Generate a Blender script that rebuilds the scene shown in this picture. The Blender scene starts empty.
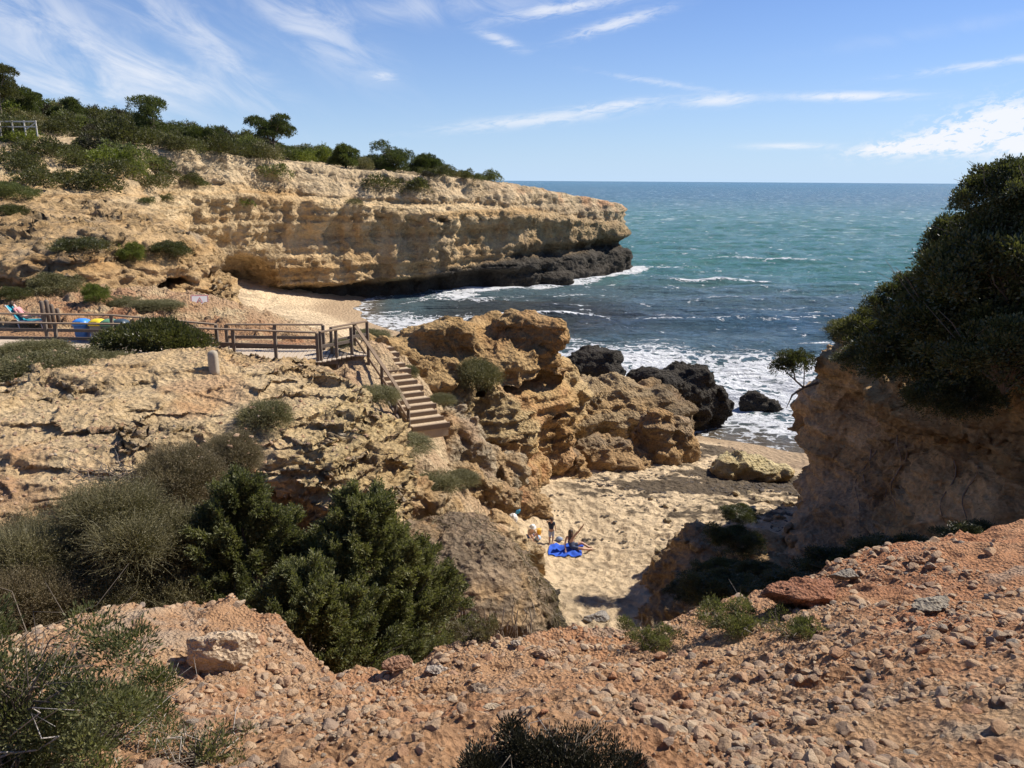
import bpy, math, random
import numpy as np
from mathutils import Vector, Matrix, Euler

# ------------------------------------------------------------------ camera, world, sun, exposure
S = bpy.context.scene
C = S.collection
PITCH = math.radians(14.85); ROLL = math.radians(-0.36); FPX = 770.0
cam_d = bpy.data.cameras.new('camera'); cam = bpy.data.objects.new('camera', cam_d); C.objects.link(cam)
cam_d.sensor_width = 36.0; cam_d.lens = 36.0 * FPX / 1024.0
cam_d.clip_start = 0.05; cam_d.clip_end = 30000.0
cam.matrix_world = Matrix.Translation((0, 0, 15)) @ Matrix.Rotation(math.pi / 2 - PITCH, 4, 'X') @ Matrix.Rotation(-ROLL, 4, 'Z')
S.camera = cam

SUN_AZ = math.radians(66.0); SUN_EL = math.radians(45.0)      # azimuth measured clockwise from the viewing direction (+Y)
sund = bpy.data.lights.new('sun', 'SUN'); sund.energy = 5.0; sund.angle = math.radians(0.5); sund.color = (1.0, 0.94, 0.85)
sun = bpy.data.objects.new('sun', sund); C.objects.link(sun)
sdir = Vector((math.sin(SUN_AZ) * math.cos(SUN_EL), math.cos(SUN_AZ) * math.cos(SUN_EL), math.sin(SUN_EL)))
sun.rotation_euler = (-sdir).to_track_quat('-Z', 'Y').to_euler()
S.view_settings.view_transform = 'Standard'; S.view_settings.look = 'None'
S.view_settings.exposure = 0.48; S.view_settings.gamma = 1.0
S.view_settings.use_curve_mapping = False

class NT:
    """small helper round a node tree"""
    def __init__(s, tree): s.t = tree; s.n = tree.nodes; s.l = tree.links
    def node(s, kind, **kw):
        n = s.n.new(kind)
        for k, v in kw.items():
            if k.startswith('i_'):
                key = k[2:]; key = int(key) if key.isdigit() else key.replace('_', ' ')
                s.put(n.inputs[key], v)
            else: setattr(n, k, v)
        return n
    def put(s, sock, v):
        if isinstance(v, bpy.types.NodeSocket): s.l.new(v, sock)
        else: sock.default_value = v
    def m(s, op, a, b=0.0, c=0.0, clamp=False):
        n = s.n.new('ShaderNodeMath'); n.operation = op; n.use_clamp = clamp
        s.put(n.inputs[0], a); s.put(n.inputs[1], b)
        if op in ('MULTIPLY_ADD', 'COMPARE', 'SMOOTH_MIN', 'SMOOTH_MAX'): s.put(n.inputs[2], c)
        return n.outputs[0]
    def noise(s, vec, scale, detail=4.0, rough=0.6, dist=0.0, w=None):
        n = s.n.new('ShaderNodeTexNoise'); s.put(n.inputs['Vector'], vec)
        n.inputs['Scale'].default_value = scale; n.inputs['Detail'].default_value = detail
        n.inputs['Roughness'].default_value = rough; n.inputs['Distortion'].default_value = dist
        return n.outputs['Fac']
    def ramp(s, fac, stops):
        n = s.n.new('ShaderNodeValToRGB'); e = n.color_ramp.elements
        while len(e) < len(stops): e.new(0.5)
        for q, (p, c) in zip(e, stops):
            q.position = p; q.color = (c, c, c, 1) if isinstance(c, (int, float)) else (*c, 1)
        s.put(n.inputs['Fac'], fac); return n.outputs['Color']
    def sm(s, v, a, b):
        n = s.n.new('ShaderNodeMapRange'); n.interpolation_type = 'SMOOTHSTEP'
        s.put(n.inputs['Value'], v); s.put(n.inputs['From Min'], a); s.put(n.inputs['From Max'], b)
        return n.outputs['Result']
    def mix(s, f, a, b, mode='MIX'):
        n = s.n.new('ShaderNodeMix'); n.data_type = 'RGBA'; n.blend_type = mode
        s.put(n.inputs[0], f); s.put(n.inputs[6], a if isinstance(a, bpy.types.NodeSocket) else (*a, 1)); s.put(n.inputs[7], b if isinstance(b, bpy.types.NodeSocket) else (*b, 1))
        return n.outputs[2]

SKY_STRENGTH = 0.06
def make_world():
    w = bpy.data.worlds.new('World'); S.world = w; w.use_nodes = True
    N = NT(w.node_tree); N.n.clear()
    sky = N.node('ShaderNodeTexSky', sky_type='NISHITA', sun_disc=False, sun_elevation=SUN_EL, sun_rotation=SUN_AZ,
                 altitude=10.0, air_density=1.0, dust_density=0.0, ozone_density=3.0)
    tc = N.node('ShaderNodeTexCoord').outputs['Generated']
    sp = N.node('ShaderNodeSeparateXYZ', i_0=tc)
    x, y, z = sp.outputs
    az = N.m('MULTIPLY', N.m('ARCTAN2', x, y), 57.2958)
    el = N.m('MULTIPLY', N.m('ARCSINE', z), 57.2958)
    # streak coordinates: azimuth and elevation with the wind-drawn stretch of cirrus
    def coords(rot, sx, sy):
        c, s_ = math.cos(math.radians(rot)), math.sin(math.radians(rot))
        a = N.m('ADD', N.m('MULTIPLY', az, c), N.m('MULTIPLY', el, s_))
        b = N.m('SUBTRACT', N.m('MULTIPLY', el, c), N.m('MULTIPLY', az, s_))
        cb = N.node('ShaderNodeCombineXYZ'); N.put(cb.inputs[0], N.m('MULTIPLY', a, sx)); N.put(cb.inputs[1], N.m('MULTIPLY', b, sy))
        return cb.outputs[0]
    n_wisp = N.noise(coords(-24, 0.17, 0.48), 1.0, 9, 0.64, 0.9)
    n_fine = N.noise(coords(6, 0.5, 2.2), 1.0, 8, 0.68, 1.0)
    n_puff = N.noise(coords(8, 1.0, 2.3), 1.0, 10, 0.7, 0.5)
    total = None
    def add(v):
        nonlocal total
        total = v if total is None else N.m('ADD', total, v)
    def blob(a0, e0, sa, se, rot, k, noise, lo=0.42, hi=0.75):
        c, s_ = math.cos(math.radians(rot)), math.sin(math.radians(rot))
        da = N.m('SUBTRACT', az, a0); de = N.m('SUBTRACT', el, e0)
        u = N.m('DIVIDE', N.m('ADD', N.m('MULTIPLY', da, c), N.m('MULTIPLY', de, s_)), sa)
        v = N.m('DIVIDE', N.m('SUBTRACT', N.m('MULTIPLY', de, c), N.m('MULTIPLY', da, s_)), se)
        d2 = N.m('ADD', N.m('MULTIPLY', u, u), N.m('MULTIPLY', v, v))
        g = N.m('EXPONENT', N.m('MULTIPLY', d2, -1.0))
        t = N.m('MULTIPLY', g, N.sm(N.m('ADD', noise, N.m('MULTIPLY', g, 0.16)), lo, hi))
        add(N.m('MULTIPLY', t, k))
    for b in CLOUDS: blob(*b[:5], b[5] * {'w': .62, 'f': .75, 'p': .8}[b[6]], {'w': n_wisp, 'f': n_fine, 'p': n_puff}[b[6]], b[7] + {'w': .10, 'f': .10, 'p': .12}[b[6]], b[8] + {'w': .18, 'f': .16, 'p': .10}[b[6]])
    total = N.m('MINIMUM', total, 0.93)
    tint = N.mix(1.0, sky.outputs[0], (.80, .98, 1.42), 'MULTIPLY')
    hz = N.m('MULTIPLY', N.m('EXPONENT', N.m('MULTIPLY', N.m('MAXIMUM', el, 0.0), -0.16)), 0.85)
    tint = N.mix(hz, tint, (6.6, 9.0, 12.0))
    bg = N.node('ShaderNodeBackground'); N.put(bg.inputs['Color'], tint); bg.inputs['Strength'].default_value = SKY_STRENGTH
    bc = N.node('ShaderNodeBackground'); bc.inputs['Color'].default_value = (0.93, 0.95, 1.0, 1); bc.inputs['Strength'].default_value = 0.72
    mx = N.node('ShaderNodeMixShader'); N.put(mx.inputs[0], total); N.l.new(bg.outputs[0], mx.inputs[1]); N.l.new(bc.outputs[0], mx.inputs[2])
    out = N.node('ShaderNodeOutputWorld'); N.l.new(mx.outputs[0], out.inputs['Surface'])
# (azimuth, elevation, half-width, half-height, tilt, strength, pattern, threshold low, high) in degrees
CLOUDS = [
    (-28.5, 8.2, 8, 3.0, -22, 0.75, 'w', 0.34, 0.66), (-20.5, 8.6, 5.5, 1.3, -38, 0.85, 'w', 0.30, 0.62), (-22.5, 6.0, 5.0, 1.0, -14, 0.75, 'w', 0.30, 0.62), (-13.5, 9.4, 5.0, 1.7, -28, 0.85, 'w', 0.30, 0.62),
    (-5.5, 11.2, 9, 1.0, 3, 0.65, 'w', 0.32, 0.66), (-29, 4.8, 8, 1.1, 0, 0.55, 'w', 0.3, 0.68), (-33, 7, 6, 4, 0, 0.5, 'w', 0.3, 0.7),
    (3.4, 11.2, 4.4, 0.42, 8, 0.95, 'f', 0.28, 0.58), (7.0, 10.2, 3.2, 0.38, 14, 0.95, 'f', 0.28, 0.56), (-0.9, 9.2, 1.8, 0.35, -20, 0.75, 'f', 0.28, 0.58), (-9.0, 6.8, 0.9, 0.28, 0, 0.7, 'f', 0.28, 0.58),
    (1.6, 4.1, 6.5, 0.42, 6, 0.85, 'f', 0.26, 0.54), (7.4, 5.1, 3.0, 0.30, 6, 0.75, 'f', 0.26, 0.54), (10.0, 6.5, 4.0, 0.22, -9, 0.5, 'f', 0.3, 0.6),
    (14.2, 5.3, 2.2, 0.36, 2, 1.0, 'f', 0.25, 0.5), (22.3, 5.35, 3.6, 0.26, -1, 1.1, 'f', 0.24, 0.5), (19.0, 2.3, 2.6, 0.2, 0, 0.9, 'f', 0.24, 0.52), (30, 6.9, 5, 0.25, 5, 0.7, 'f', 0.3, 0.6),
    (31.5, 3.6, 3.6, 1.15, 8, 1.7, 'p', 0.36, 0.52), (28.0, 2.5, 3.6, 0.62, 8, 1.5, 'p', 0.34, 0.52), (25.0, 2.1, 2.2, 0.35, 5, 1.2, 'p', 0.32, 0.52), (33, 2.2, 4.0, 0.8, 0, 1.4, 'p', 0.32, 0.52),
    (28, 9.0, 9, 0.5, 6, 0.2, 'w', 0.3, 0.7),
]
make_world()

# ------------------------------------------------------------------ numeric helpers
RES = 0.0030                      # angular size of the terrain cells (radians)
rng = np.random.default_rng(7)
random.seed(7)
f32 = np.float32
_T = (rng.random(64 ** 3).astype(f32) * 2 - 1)

def _vn(x, y, z):
    xi = np.floor(x); yi = np.floor(y); zi = np.floor(z)
    fx = (x - xi).astype(f32); fy = (y - yi).astype(f32); fz = (z - zi).astype(f32)
    xi = xi.astype(np.int64) & 63; yi = yi.astype(np.int64) & 63; zi = zi.astype(np.int64) & 63
    fx = fx * fx * fx * (fx * (fx * 6 - 15) + 10); fy = fy * fy * fy * (fy * (fy * 6 - 15) + 10); fz = fz * fz * fz * (fz * (fz * 6 - 15) + 10)
    x1 = (xi + 1) & 63; y1 = ((yi + 1) & 63) << 6; z1 = ((zi + 1) & 63) << 12
    y0 = yi << 6; z0 = zi << 12
    def L(a, b, t): return a + (b - a) * t
    a = L(_T[xi | y0 | z0], _T[x1 | y0 | z0], fx); b = L(_T[xi | y1 | z0], _T[x1 | y1 | z0], fx)
    c = L(_T[xi | y0 | z1], _T[x1 | y0 | z1], fx); d = L(_T[xi | y1 | z1], _T[x1 | y1 | z1], fx)
    return L(L(a, b, fy), L(c, d, fy), fz)
def vn(x, y, z):
    x, y, z = np.broadcast_arrays(x, y, z); sh = x.shape
    x = x.ravel(); y = y.ravel(); z = z.ravel(); o = np.empty(x.size, f32)
    for i in range(0, x.size, 262144):
        s = slice(i, i + 262144); o[s] = _vn(x[s], y[s], z[s])
    return o.reshape(sh)
def fbm(x, y, z, freq, octv=3, gain=0.5, ridge=False, seed=0.0):
    """fractal noise about -1..1; ridge folds it into creased rock"""
    o = 0.0; a = 1.0; tot = 0.0
    x = x * freq + seed; y = y * freq + seed * 1.7; z = z * freq - seed
    for k in range(octv):
        n = vn(x, y, z)
        if ridge: n = 1 - 2.2 * np.abs(n)
        o = o + a * n; tot += a; a *= gain
        x, y, z = (x * 1.62 + y * 1.17 + 9.1), (y * 1.62 - x * 1.17 + 3.7), z * 2.03 + 5.3
    return o / tot
def worley(x, y, z, freq, seed=0.0, flat=1.0):
    """blocky cells: (distance to the crack between cells, random value of the cell)"""
    sh = np.shape(x); X = np.ravel(x) * freq + seed; Y = np.ravel(y) * freq + seed * 2; Z = np.ravel(z) * freq * flat
    f1 = np.full(X.size, 9.0, f32); f2 = f1.copy(); cv = np.zeros(X.size, f32)
    bx = np.floor(X - .5).astype(np.int64); by = np.floor(Y - .5).astype(np.int64); bz = np.floor(Z - .5).astype(np.int64)
    for a in (0, 1):
        for b in (0, 1):
            for c in (0, 1):
                i = bx + a; j = by + b; k = bz + c
                h = (i & 63) | ((j & 63) << 6) | ((k & 63) << 12); h2 = (h * 7 + 13) & 262143; h3 = (h * 13 + 101) & 262143
                d = np.sqrt((X - i - .5 - .48 * _T[h]) ** 2 + (Y - j - .5 - .48 * _T[h2]) ** 2 + (Z - k - .5 - .48 * _T[h3]) ** 2).astype(f32)
                m = d < f1; f2 = np.where(m, f1, np.minimum(f2, d)); cv = np.where(m, _T[(h * 29 + 7) & 262143], cv); f1 = np.where(m, d, f1)
    return (f2 - f1).reshape(sh), cv.reshape(sh)
def sstep(a, b, x):
    t = np.clip((x - a) / (b - a), 0, 1); return t * t * (3 - 2 * t)
def smin(a, b, k):
    h = np.clip(0.5 + 0.5 * (b - a) / k, 0, 1); return b + (a - b) * h - k * h * (1 - h)
def smax(a, b, k): return -smin(-a, -b, k)
def ell(x, y, z, c, r):
    dx = (x - c[0]) / r[0]; dy = (y - c[1]) / r[1]; dz = (z - c[2]) / r[2]
    k0 = np.sqrt(dx * dx + dy * dy + dz * dz) + 1e-6
    ex = dx / r[0]; ey = dy / r[1]; ez = dz / r[2]
    return k0 * (k0 - 1) / (np.sqrt(ex * ex + ey * ey + ez * ez) + 1e-6)
def rbf(pts, soft=0.0):
    """thin-plate surface through scattered heights (x, y, z)"""
    P = np.array(pts, float); n = len(P)
    d = np.hypot(P[:, None, 0] - P[None, :, 0], P[:, None, 1] - P[None, :, 1])
    K = np.where(d > 0, d * d * np.log(d + 1e-9), 0) + np.eye(n) * soft
    A = np.zeros((n + 3, n + 3)); A[:n, :n] = K; A[:n, n] = 1; A[:n, n + 1:] = P[:, :2]; A[n, :n] = 1; A[n + 1:, :n] = P[:, :2].T
    w = np.linalg.solve(A, np.r_[P[:, 2], 0, 0, 0])
    def f(x, y):
        o = w[n] + w[n + 1] * x + w[n + 2] * y
        for i in range(n):
            r2 = (x - P[i, 0]) ** 2 + (y - P[i, 1]) ** 2 + 1e-9
            o = o + w[i] * 0.5 * r2 * np.log(r2)
        return o
    return f
class Raster:
    def __init__(s, f, x0, x1, y0, y1, st):
        s.x0, s.y0, s.st = x0, y0, st
        xs = np.arange(x0, x1 + st, st); ys = np.arange(y0, y1 + st, st); s.nx, s.ny = len(xs), len(ys)
        X, Y = np.meshgrid(xs, ys); s.g = f(X, Y).astype(f32)
    def __call__(s, x, y):
        u = np.clip((x - s.x0) / s.st, 0, s.nx - 1.001); v = np.clip((y - s.y0) / s.st, 0, s.ny - 1.001)
        i = u.astype(np.int64); j = v.astype(np.int64); fu = (u - i).astype(f32); fv = (v - j).astype(f32)
        g = s.g; return (g[j, i] * (1 - fu) + g[j, i + 1] * fu) * (1 - fv) + (g[j + 1, i] * (1 - fu) + g[j + 1, i + 1] * fu) * fv
def polydist(poly):
    P = np.array(poly, float)
    def f(x, y):
        d = np.full(x.shape, 1e9); ins = np.zeros(x.shape, bool)
        for (ax, ay), (bx, by) in zip(P, np.roll(P, -1, 0)):
            ex, ey = bx - ax, by - ay; wx, wy = x - ax, y - ay
            t = np.clip((wx * ex + wy * ey) / (ex * ex + ey * ey), 0, 1)
            d = np.minimum(d, (wx - ex * t) ** 2 + (wy - ey * t) ** 2)
            c = (ay > y) != (by > y)
            xi = ax + (y - ay) * ex / (ey if abs(ey) > 1e-9 else 1e-9)
            ins ^= c & (x < xi)
        return np.where(ins, -1, 1) * np.sqrt(d)
    return f

# ------------------------------------------------------------------ mesh helpers
def link(name, me, mat=None, parent=None):
    o = bpy.data.objects.new(name, me); C.objects.link(o)
    if mat and me and not me.materials: me.materials.append(mat)
    if parent: o.parent = parent
    return o
def tag(o, label=None, cat=None, group=None, kind=None):
    if label: o['label'] = label
    if cat: o['category'] = cat
    if group: o['group'] = group
    if kind: o['kind'] = kind
    return o
def empty(name, loc=(0, 0, 0), rz=0.0, s=1.0):
    o = bpy.data.objects.new(name, None); C.objects.link(o); o.location = loc; o.rotation_euler = (0, 0, rz); o.scale = (s, s, s); o.empty_display_size = 0.1
    return o
def raw_mesh(name, v, faces, smooth=True, cols=None):
    """v (n,3); faces: array (m,3) or (m,4), or a list of such arrays"""
    if not isinstance(faces, list): faces = [faces]
    faces = [np.asarray(q, np.int32) for q in faces if len(q)]
    me = bpy.data.meshes.new(name); v = np.ascontiguousarray(v, f32)
    me.vertices.add(len(v)); me.vertices.foreach_set('co', v.ravel())
    loops = np.concatenate([q.ravel() for q in faces]); sizes = np.concatenate([np.full(len(q), q.shape[1], np.int32) for q in faces])
    st = np.zeros(len(sizes), np.int32); st[1:] = np.cumsum(sizes)[:-1]
    me.loops.add(len(loops)); me.loops.foreach_set('vertex_index', loops)
    me.polygons.add(len(sizes)); me.polygons.foreach_set('loop_start', st)
    me.polygons.foreach_set('use_smooth', np.full(len(sizes), smooth, bool))
    if cols is not None:
        for nm, c in cols.items():
            if c.ndim == 1:
                at = me.attributes.new(nm, 'FLOAT', 'POINT'); at.data.foreach_set('value', np.ascontiguousarray(c, f32))
            else:
                at = me.attributes.new(nm, 'FLOAT_COLOR', 'POINT'); cc = np.ones((len(v), 4), f32); cc[:, :c.shape[1]] = c
                at.data.foreach_set('color', cc.ravel())
    me.update(calc_edges=True); me.validate()
    return me
def normals(v, q):
    a = v[q[:, 2]] - v[q[:, 0]]; b = v[q[:, 3]] - v[q[:, 1]]
    n = np.cross(a, b); N = np.zeros_like(v)
    for k in range(4):
        for c in range(3): N[:, c] += np.bincount(q[:, k], n[:, c], len(v)).astype(N.dtype)
    return N / (np.linalg.norm(N, axis=1, keepdims=True) + 1e-9)

class Polar:
    """lattice whose cells grow with the distance from the viewpoint"""
    def __init__(s, d): s.d = d
    def p(s, i, j, k):
        th = i * s.d; r = np.exp(j * s.d); return r * np.sin(th), r * np.cos(th), 15 + r * k * s.d
    def bounds(s, x0, x1, y0, y1, z0, z1, th_lim=0.72):
        X = np.array([x0, x1, x0, x1, min(max(0, x0), x1)]); Y = np.array([y0, y0, y1, y1, y0]); R = np.hypot(X, Y); TH = np.arctan2(X, Y)
        t = [(z - 15) / r for z in (z0, z1) for r in (R.min(), R.max())]
        lo = (max(TH.min(), -th_lim), math.log(R.min()), min(t)); hi = (min(TH.max(), th_lim), math.log(R.max()), max(t))
        return [int(math.floor(a / s.d)) for a in lo], [int(math.ceil(a / s.d)) for a in hi]
    def cell(s, x, y, z): return np.hypot(x, y) * s.d * np.maximum(1, np.sqrt(1 + ((z - 15) / np.hypot(x, y)) ** 2))
class Cart:
    def __init__(s, h, o=(0, 0, 0)): s.h = h; s.o = o
    def p(s, i, j, k): return s.o[0] + i * s.h, s.o[1] + j * s.h, s.o[2] + k * s.h
    def bounds(s, x0, x1, y0, y1, z0, z1): return [int((a - o) / s.h) - 1 for a, o in zip((x0, y0, z0), s.o)], [int((a - o) / s.h) + 2 for a, o in zip((x1, y1, z1), s.o)]
    def cell(s, x, y, z): return np.full(x.shape, s.h)

def nets(F, lat, box, B=8, slack=2.2):
    """sparse surface nets of the solid F(x,y,z) < 0 inside box"""
    lo, hi = lat.bounds(*box)
    ax = [np.arange(l // B, h // B + 1) for l, h in zip(lo, hi)]
    I, J, K = [a.ravel() for a in np.meshgrid(*ax, indexing='ij')]
    x, y, z = lat.p((I + .5) * B, (J + .5) * B, (K + .5) * B)
    keep = (x > box[0] - 2) & (x < box[1] + 2) & (y > box[2] - 2) & (y < box[3] + 2) & (z > box[4] - 2) & (z < box[5] + 2)
    I, J, K, x, y, z = [q[keep] for q in (I, J, K, x, y, z)]
    v = F(x, y, z); keep = np.abs(v) < lat.cell(x, y, z) * B * 0.87 * slack
    I, J, K = I[keep], J[keep], K[keep]
    g = np.arange(B + 1); gi, gj, gk = np.meshgrid(g, g, g, indexing='ij')
    M = 1 << 20
    def key(i, j, k): return ((i + 400000) * M + (j + 400000)) * M + (k + 400000)
    keys = []; pos = []; quads = []
    for s in range(0, len(I), 1500):
        bi = I[s:s + 1500, None, None, None] * B + gi; bj = J[s:s + 1500, None, None, None] * B + gj; bk = K[s:s + 1500, None, None, None] * B + gk
        px, py, pz = lat.p(bi, bj, bk); V = F(px.ravel(), py.ravel(), pz.ravel()).reshape(px.shape).astype(f32)
        out = (px < box[0]) | (px > box[1]) | (py < box[2]) | (py > box[3]) | (pz < box[4]) | (pz > box[5])
        ins = V < 0; 
        c = [ins[:, a:B + a, b:B + b, d:B + d] for a in (0, 1) for b in (0, 1) for d in (0, 1)]
        cnt = sum(q.astype(np.int8) for q in c); oc = out[:, :B, :B, :B]
        act = (cnt > 0) & (cnt < 8) & ~oc
        w = np.nonzero(act)
        if len(w[0]) == 0: continue
        acc = np.zeros((len(w[0]), 3)); n = np.zeros(len(w[0]))
        def val(a, b, d): return V[w[0], w[1] + a, w[2] + b, w[3] + d]
        for a in (0, 1):
            for b in (0, 1):
                for axx in range(3):
                    o0 = [a, b]; o0.insert(axx, 0); o1 = [a, b]; o1.insert(axx, 1)
                    v0 = val(*o0); v1 = val(*o1); cr = (v0 < 0) != (v1 < 0)
                    t = np.where(cr, v0 / np.where(cr, v0 - v1, 1), 0)
                    for m in range(3): acc[:, m] += np.where(cr, o0[m] + (t if m == axx else 0), 0)
                    n += cr
        acc /= n[:, None]
        ci = bi[w[0], w[1], w[2], w[3]]; cj = bj[w[0], w[1], w[2], w[3]]; ck = bk[w[0], w[1], w[2], w[3]]
        keys.append(key(ci, cj, ck)); X = lat.p(ci + acc[:, 0], cj + acc[:, 1], ck + acc[:, 2]); pos.append(np.stack(X, 1))
        A = ins[:, :B, :B, :B]
        for axx, sl in enumerate(((slice(1, None), slice(0, B), slice(0, B)), (slice(0, B), slice(1, None), slice(0, B)), (slice(0, B), slice(0, B), slice(1, None)))):
            Bn = ins[(slice(None),) + sl]; e = np.nonzero(A != Bn)
            if len(e[0]) == 0: continue
            i0 = bi[e[0], e[1], e[2], e[3]]; j0 = bj[e[0], e[1], e[2], e[3]]; k0 = bk[e[0], e[1], e[2], e[3]]; flip = A[e]
            if axx == 0: q = [key(i0, j0 - 1, k0 - 1), key(i0, j0, k0 - 1), key(i0, j0, k0), key(i0, j0 - 1, k0)]
            elif axx == 1: q = [key(i0 - 1, j0, k0 - 1), key(i0 - 1, j0, k0), key(i0, j0, k0), key(i0, j0, k0 - 1)]
            else: q = [key(i0 - 1, j0 - 1, k0), key(i0, j0 - 1, k0), key(i0, j0, k0), key(i0 - 1, j0, k0)]
            q = np.stack(q, 1); q = np.where(flip[:, None], q, q[:, ::-1]); quads.append(q)
    keys = np.concatenate(keys); pos = np.concatenate(pos); quads = np.concatenate(quads)
    od = np.argsort(keys); keys = keys[od]; pos = pos[od]
    ix = np.searchsorted(keys, quads); ix = np.minimum(ix, len(keys) - 1); ok = (keys[ix] == quads).all(1); q = ix[ok]
    if LEFT_HANDED(lat): q = q[:, ::-1]
    return pos, q
def LEFT_HANDED(lat): return isinstance(lat, Polar)      # (azimuth, range, height) is a mirrored triple
def one_island(v, q):
    """keep the largest connected piece"""
    lab = np.arange(len(v))
    for _ in range(4000):
        m = lab[q].min(1); new = lab.copy()
        for k in range(4): np.minimum.at(new, q[:, k], m)
        new = new[new]; new = new[new]
        if (new == lab).all(): break
        lab = new
    ids, cnt = np.unique(lab[q[:, 0]], return_counts=True); keepl = ids[cnt.argmax()]
    q = q[lab[q[:, 0]] == keepl]; used = np.unique(q); mp = np.zeros(len(v), np.int64); mp[used] = np.arange(len(used))
    return v[used], mp[q]

# ------------------------------------------------------------------ materials
def new_mat(name):
    m = bpy.data.materials.new(name); m.use_nodes = True; N = NT(m.node_tree); N.n.clear()
    b = N.node('ShaderNodeBsdfPrincipled'); o = N.node('ShaderNodeOutputMaterial'); N.l.new(b.outputs[0], o.inputs[0])
    return m, N, b, o
def simple_mat(name, col, rough=0.8, vary=0.12, scale=30.0, metallic=0.0, bump=0.15):
    m, N, b, o = new_mat(name)
    tc = N.node('ShaderNodeTexCoord').outputs['Object']
    n = N.noise(tc, scale, 5, 0.65)
    v = N.m('MULTIPLY_ADD', n, 2 * vary, 1 - vary)
    c = N.mix(1.0, col, N.node('ShaderNodeCombineXYZ', i_0=v, i_1=v, i_2=v).outputs[0], 'MULTIPLY')
    N.put(b.inputs['Base Color'], c); b.inputs['Roughness'].default_value = rough; b.inputs['Metallic'].default_value = metallic
    bp = N.node('ShaderNodeBump', i_Strength=bump, i_Distance=0.01, i_Height=n); N.put(b.inputs['Normal'], bp.outputs[0])
    return m
def ground_mat(name, scales, dist, bumpk, vary=0.35, pit=0.0, bed=1.0, rk=0.0):
    """earth, sand and rock: albedo comes from the 'alb' attribute (what the stuff is made of, plus some painted light and shade), grain and relief from noise"""
    m, N, b, o = new_mat(name)
    pos = N.node('ShaderNodeNewGeometry').outputs['Position']
    at = N.node('ShaderNodeAttribute', attribute_name='alb')
    mp = N.node('ShaderNodeMapping'); N.put(mp.inputs['Vector'], pos); mp.inputs['Scale'].default_value = (1, 1, bed); pz = mp.outputs[0]
    n1 = N.noise(pz, scales[0], 9, 0.7, 0.5); n2 = N.noise(pos, scales[1], 6, 0.72)
    rn = N.n.new('ShaderNodeTexNoise'); rn.noise_type = 'RIDGED_MULTIFRACTAL'; N.put(rn.inputs['Vector'], pz); rn.inputs['Scale'].default_value = scales[0] * 1.9; rn.inputs['Detail'].default_value = 7; rn.inputs['Roughness'].default_value = .6; rn.inputs['Distortion'].default_value = .6
    vo = N.node('ShaderNodeTexVoronoi', feature='F1'); N.put(vo.inputs['Vector'], pos); vo.inputs['Scale'].default_value = scales[2]; vo.inputs['Randomness'].default_value = 1.0
    v = N.m('ADD', N.m('MULTIPLY_ADD', N.m('SUBTRACT', n1, 0.5), 2 * vary, 1.0), N.m('MULTIPLY', N.m('SUBTRACT', n2, 0.5), vary * 2.0))
    cc = N.node('ShaderNodeCombineXYZ'); N.put(cc.inputs[0], v); N.put(cc.inputs[1], N.m('MULTIPLY_ADD', v, 1.06, -0.06)); N.put(cc.inputs[2], N.m('MULTIPLY_ADD', v, 1.1, -0.1))
    c = N.mix(1.0, at.outputs['Color'], cc.outputs[0], 'MULTIPLY')
    N.put(b.inputs['Base Color'], c)
    rg = N.m('SUBTRACT', 0.95, N.m('MULTIPLY', at.outputs['Alpha'], 0.0)); b.inputs['Roughness'].default_value = 0.92
    b.inputs['Specular IOR Level'].default_value = 0.25
    h = N.m('ADD', N.m('ADD', N.m('MULTIPLY_ADD', rn.outputs['Fac'], rk, n1), N.m('MULTIPLY', n2, 0.45)), N.m('MULTIPLY', vo.outputs['Distance'], pit))
    h = N.m('MULTIPLY', h, N.m('MULTIPLY_ADD', at.outputs['Alpha'], .75, .25)); bp = N.node('ShaderNodeBump', i_Strength=bumpk, i_Distance=dist, i_Height=h); N.put(b.inputs['Normal'], bp.outputs[0])
    return m
M_far = ground_mat('limestone_far', (0.75, 3.6, 2.2), 0.8, 1.0, 0.5, 0.45, 2.2, .35)
M_rock = ground_mat('limestone', (1.9, 10.0, 7.0), 0.34, 1.0, 0.55, 0.55, 1.8, .4)
M_gravel = ground_mat('red_gravel', (8.0, 55.0, 36.0), 0.05, 1.0, 0.45, 0.8)
M_sand = ground_mat('sand', (2.6, 12.0, 3.4), 0.18, 1.0, 0.22, 0.9)
M_drybank = ground_mat('dry_earth', (2.8, 14.0, 8.0), 0.22, 1.0, 0.5, 0.6)

col = lambda *c: np.array(c, f32)
LIME = col(.58, .425, .235); OCHRE = col(.47, .275, .105); RED = col(.34, .15, .07); GREY = col(.38, .325, .245); DARK = col(.048, .040, .030)
SAND = col(.66, .50, .31); WETSAND = col(.36, .25, .15); WEED = col(.075, .055, .035); EARTH = col(.43, .245, .125); BROWN = col(.20, .15, .10)
def cmix(c, k, w): w = np.clip(w, 0, 1)[:, None]; return c * (1 - w) + k * w
def nz3(v, f, o=3, g=.55, ridge=False, s=0.0): return fbm(v[:, 0], v[:, 1], v[:, 2], f, o, g, ridge, s)

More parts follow.
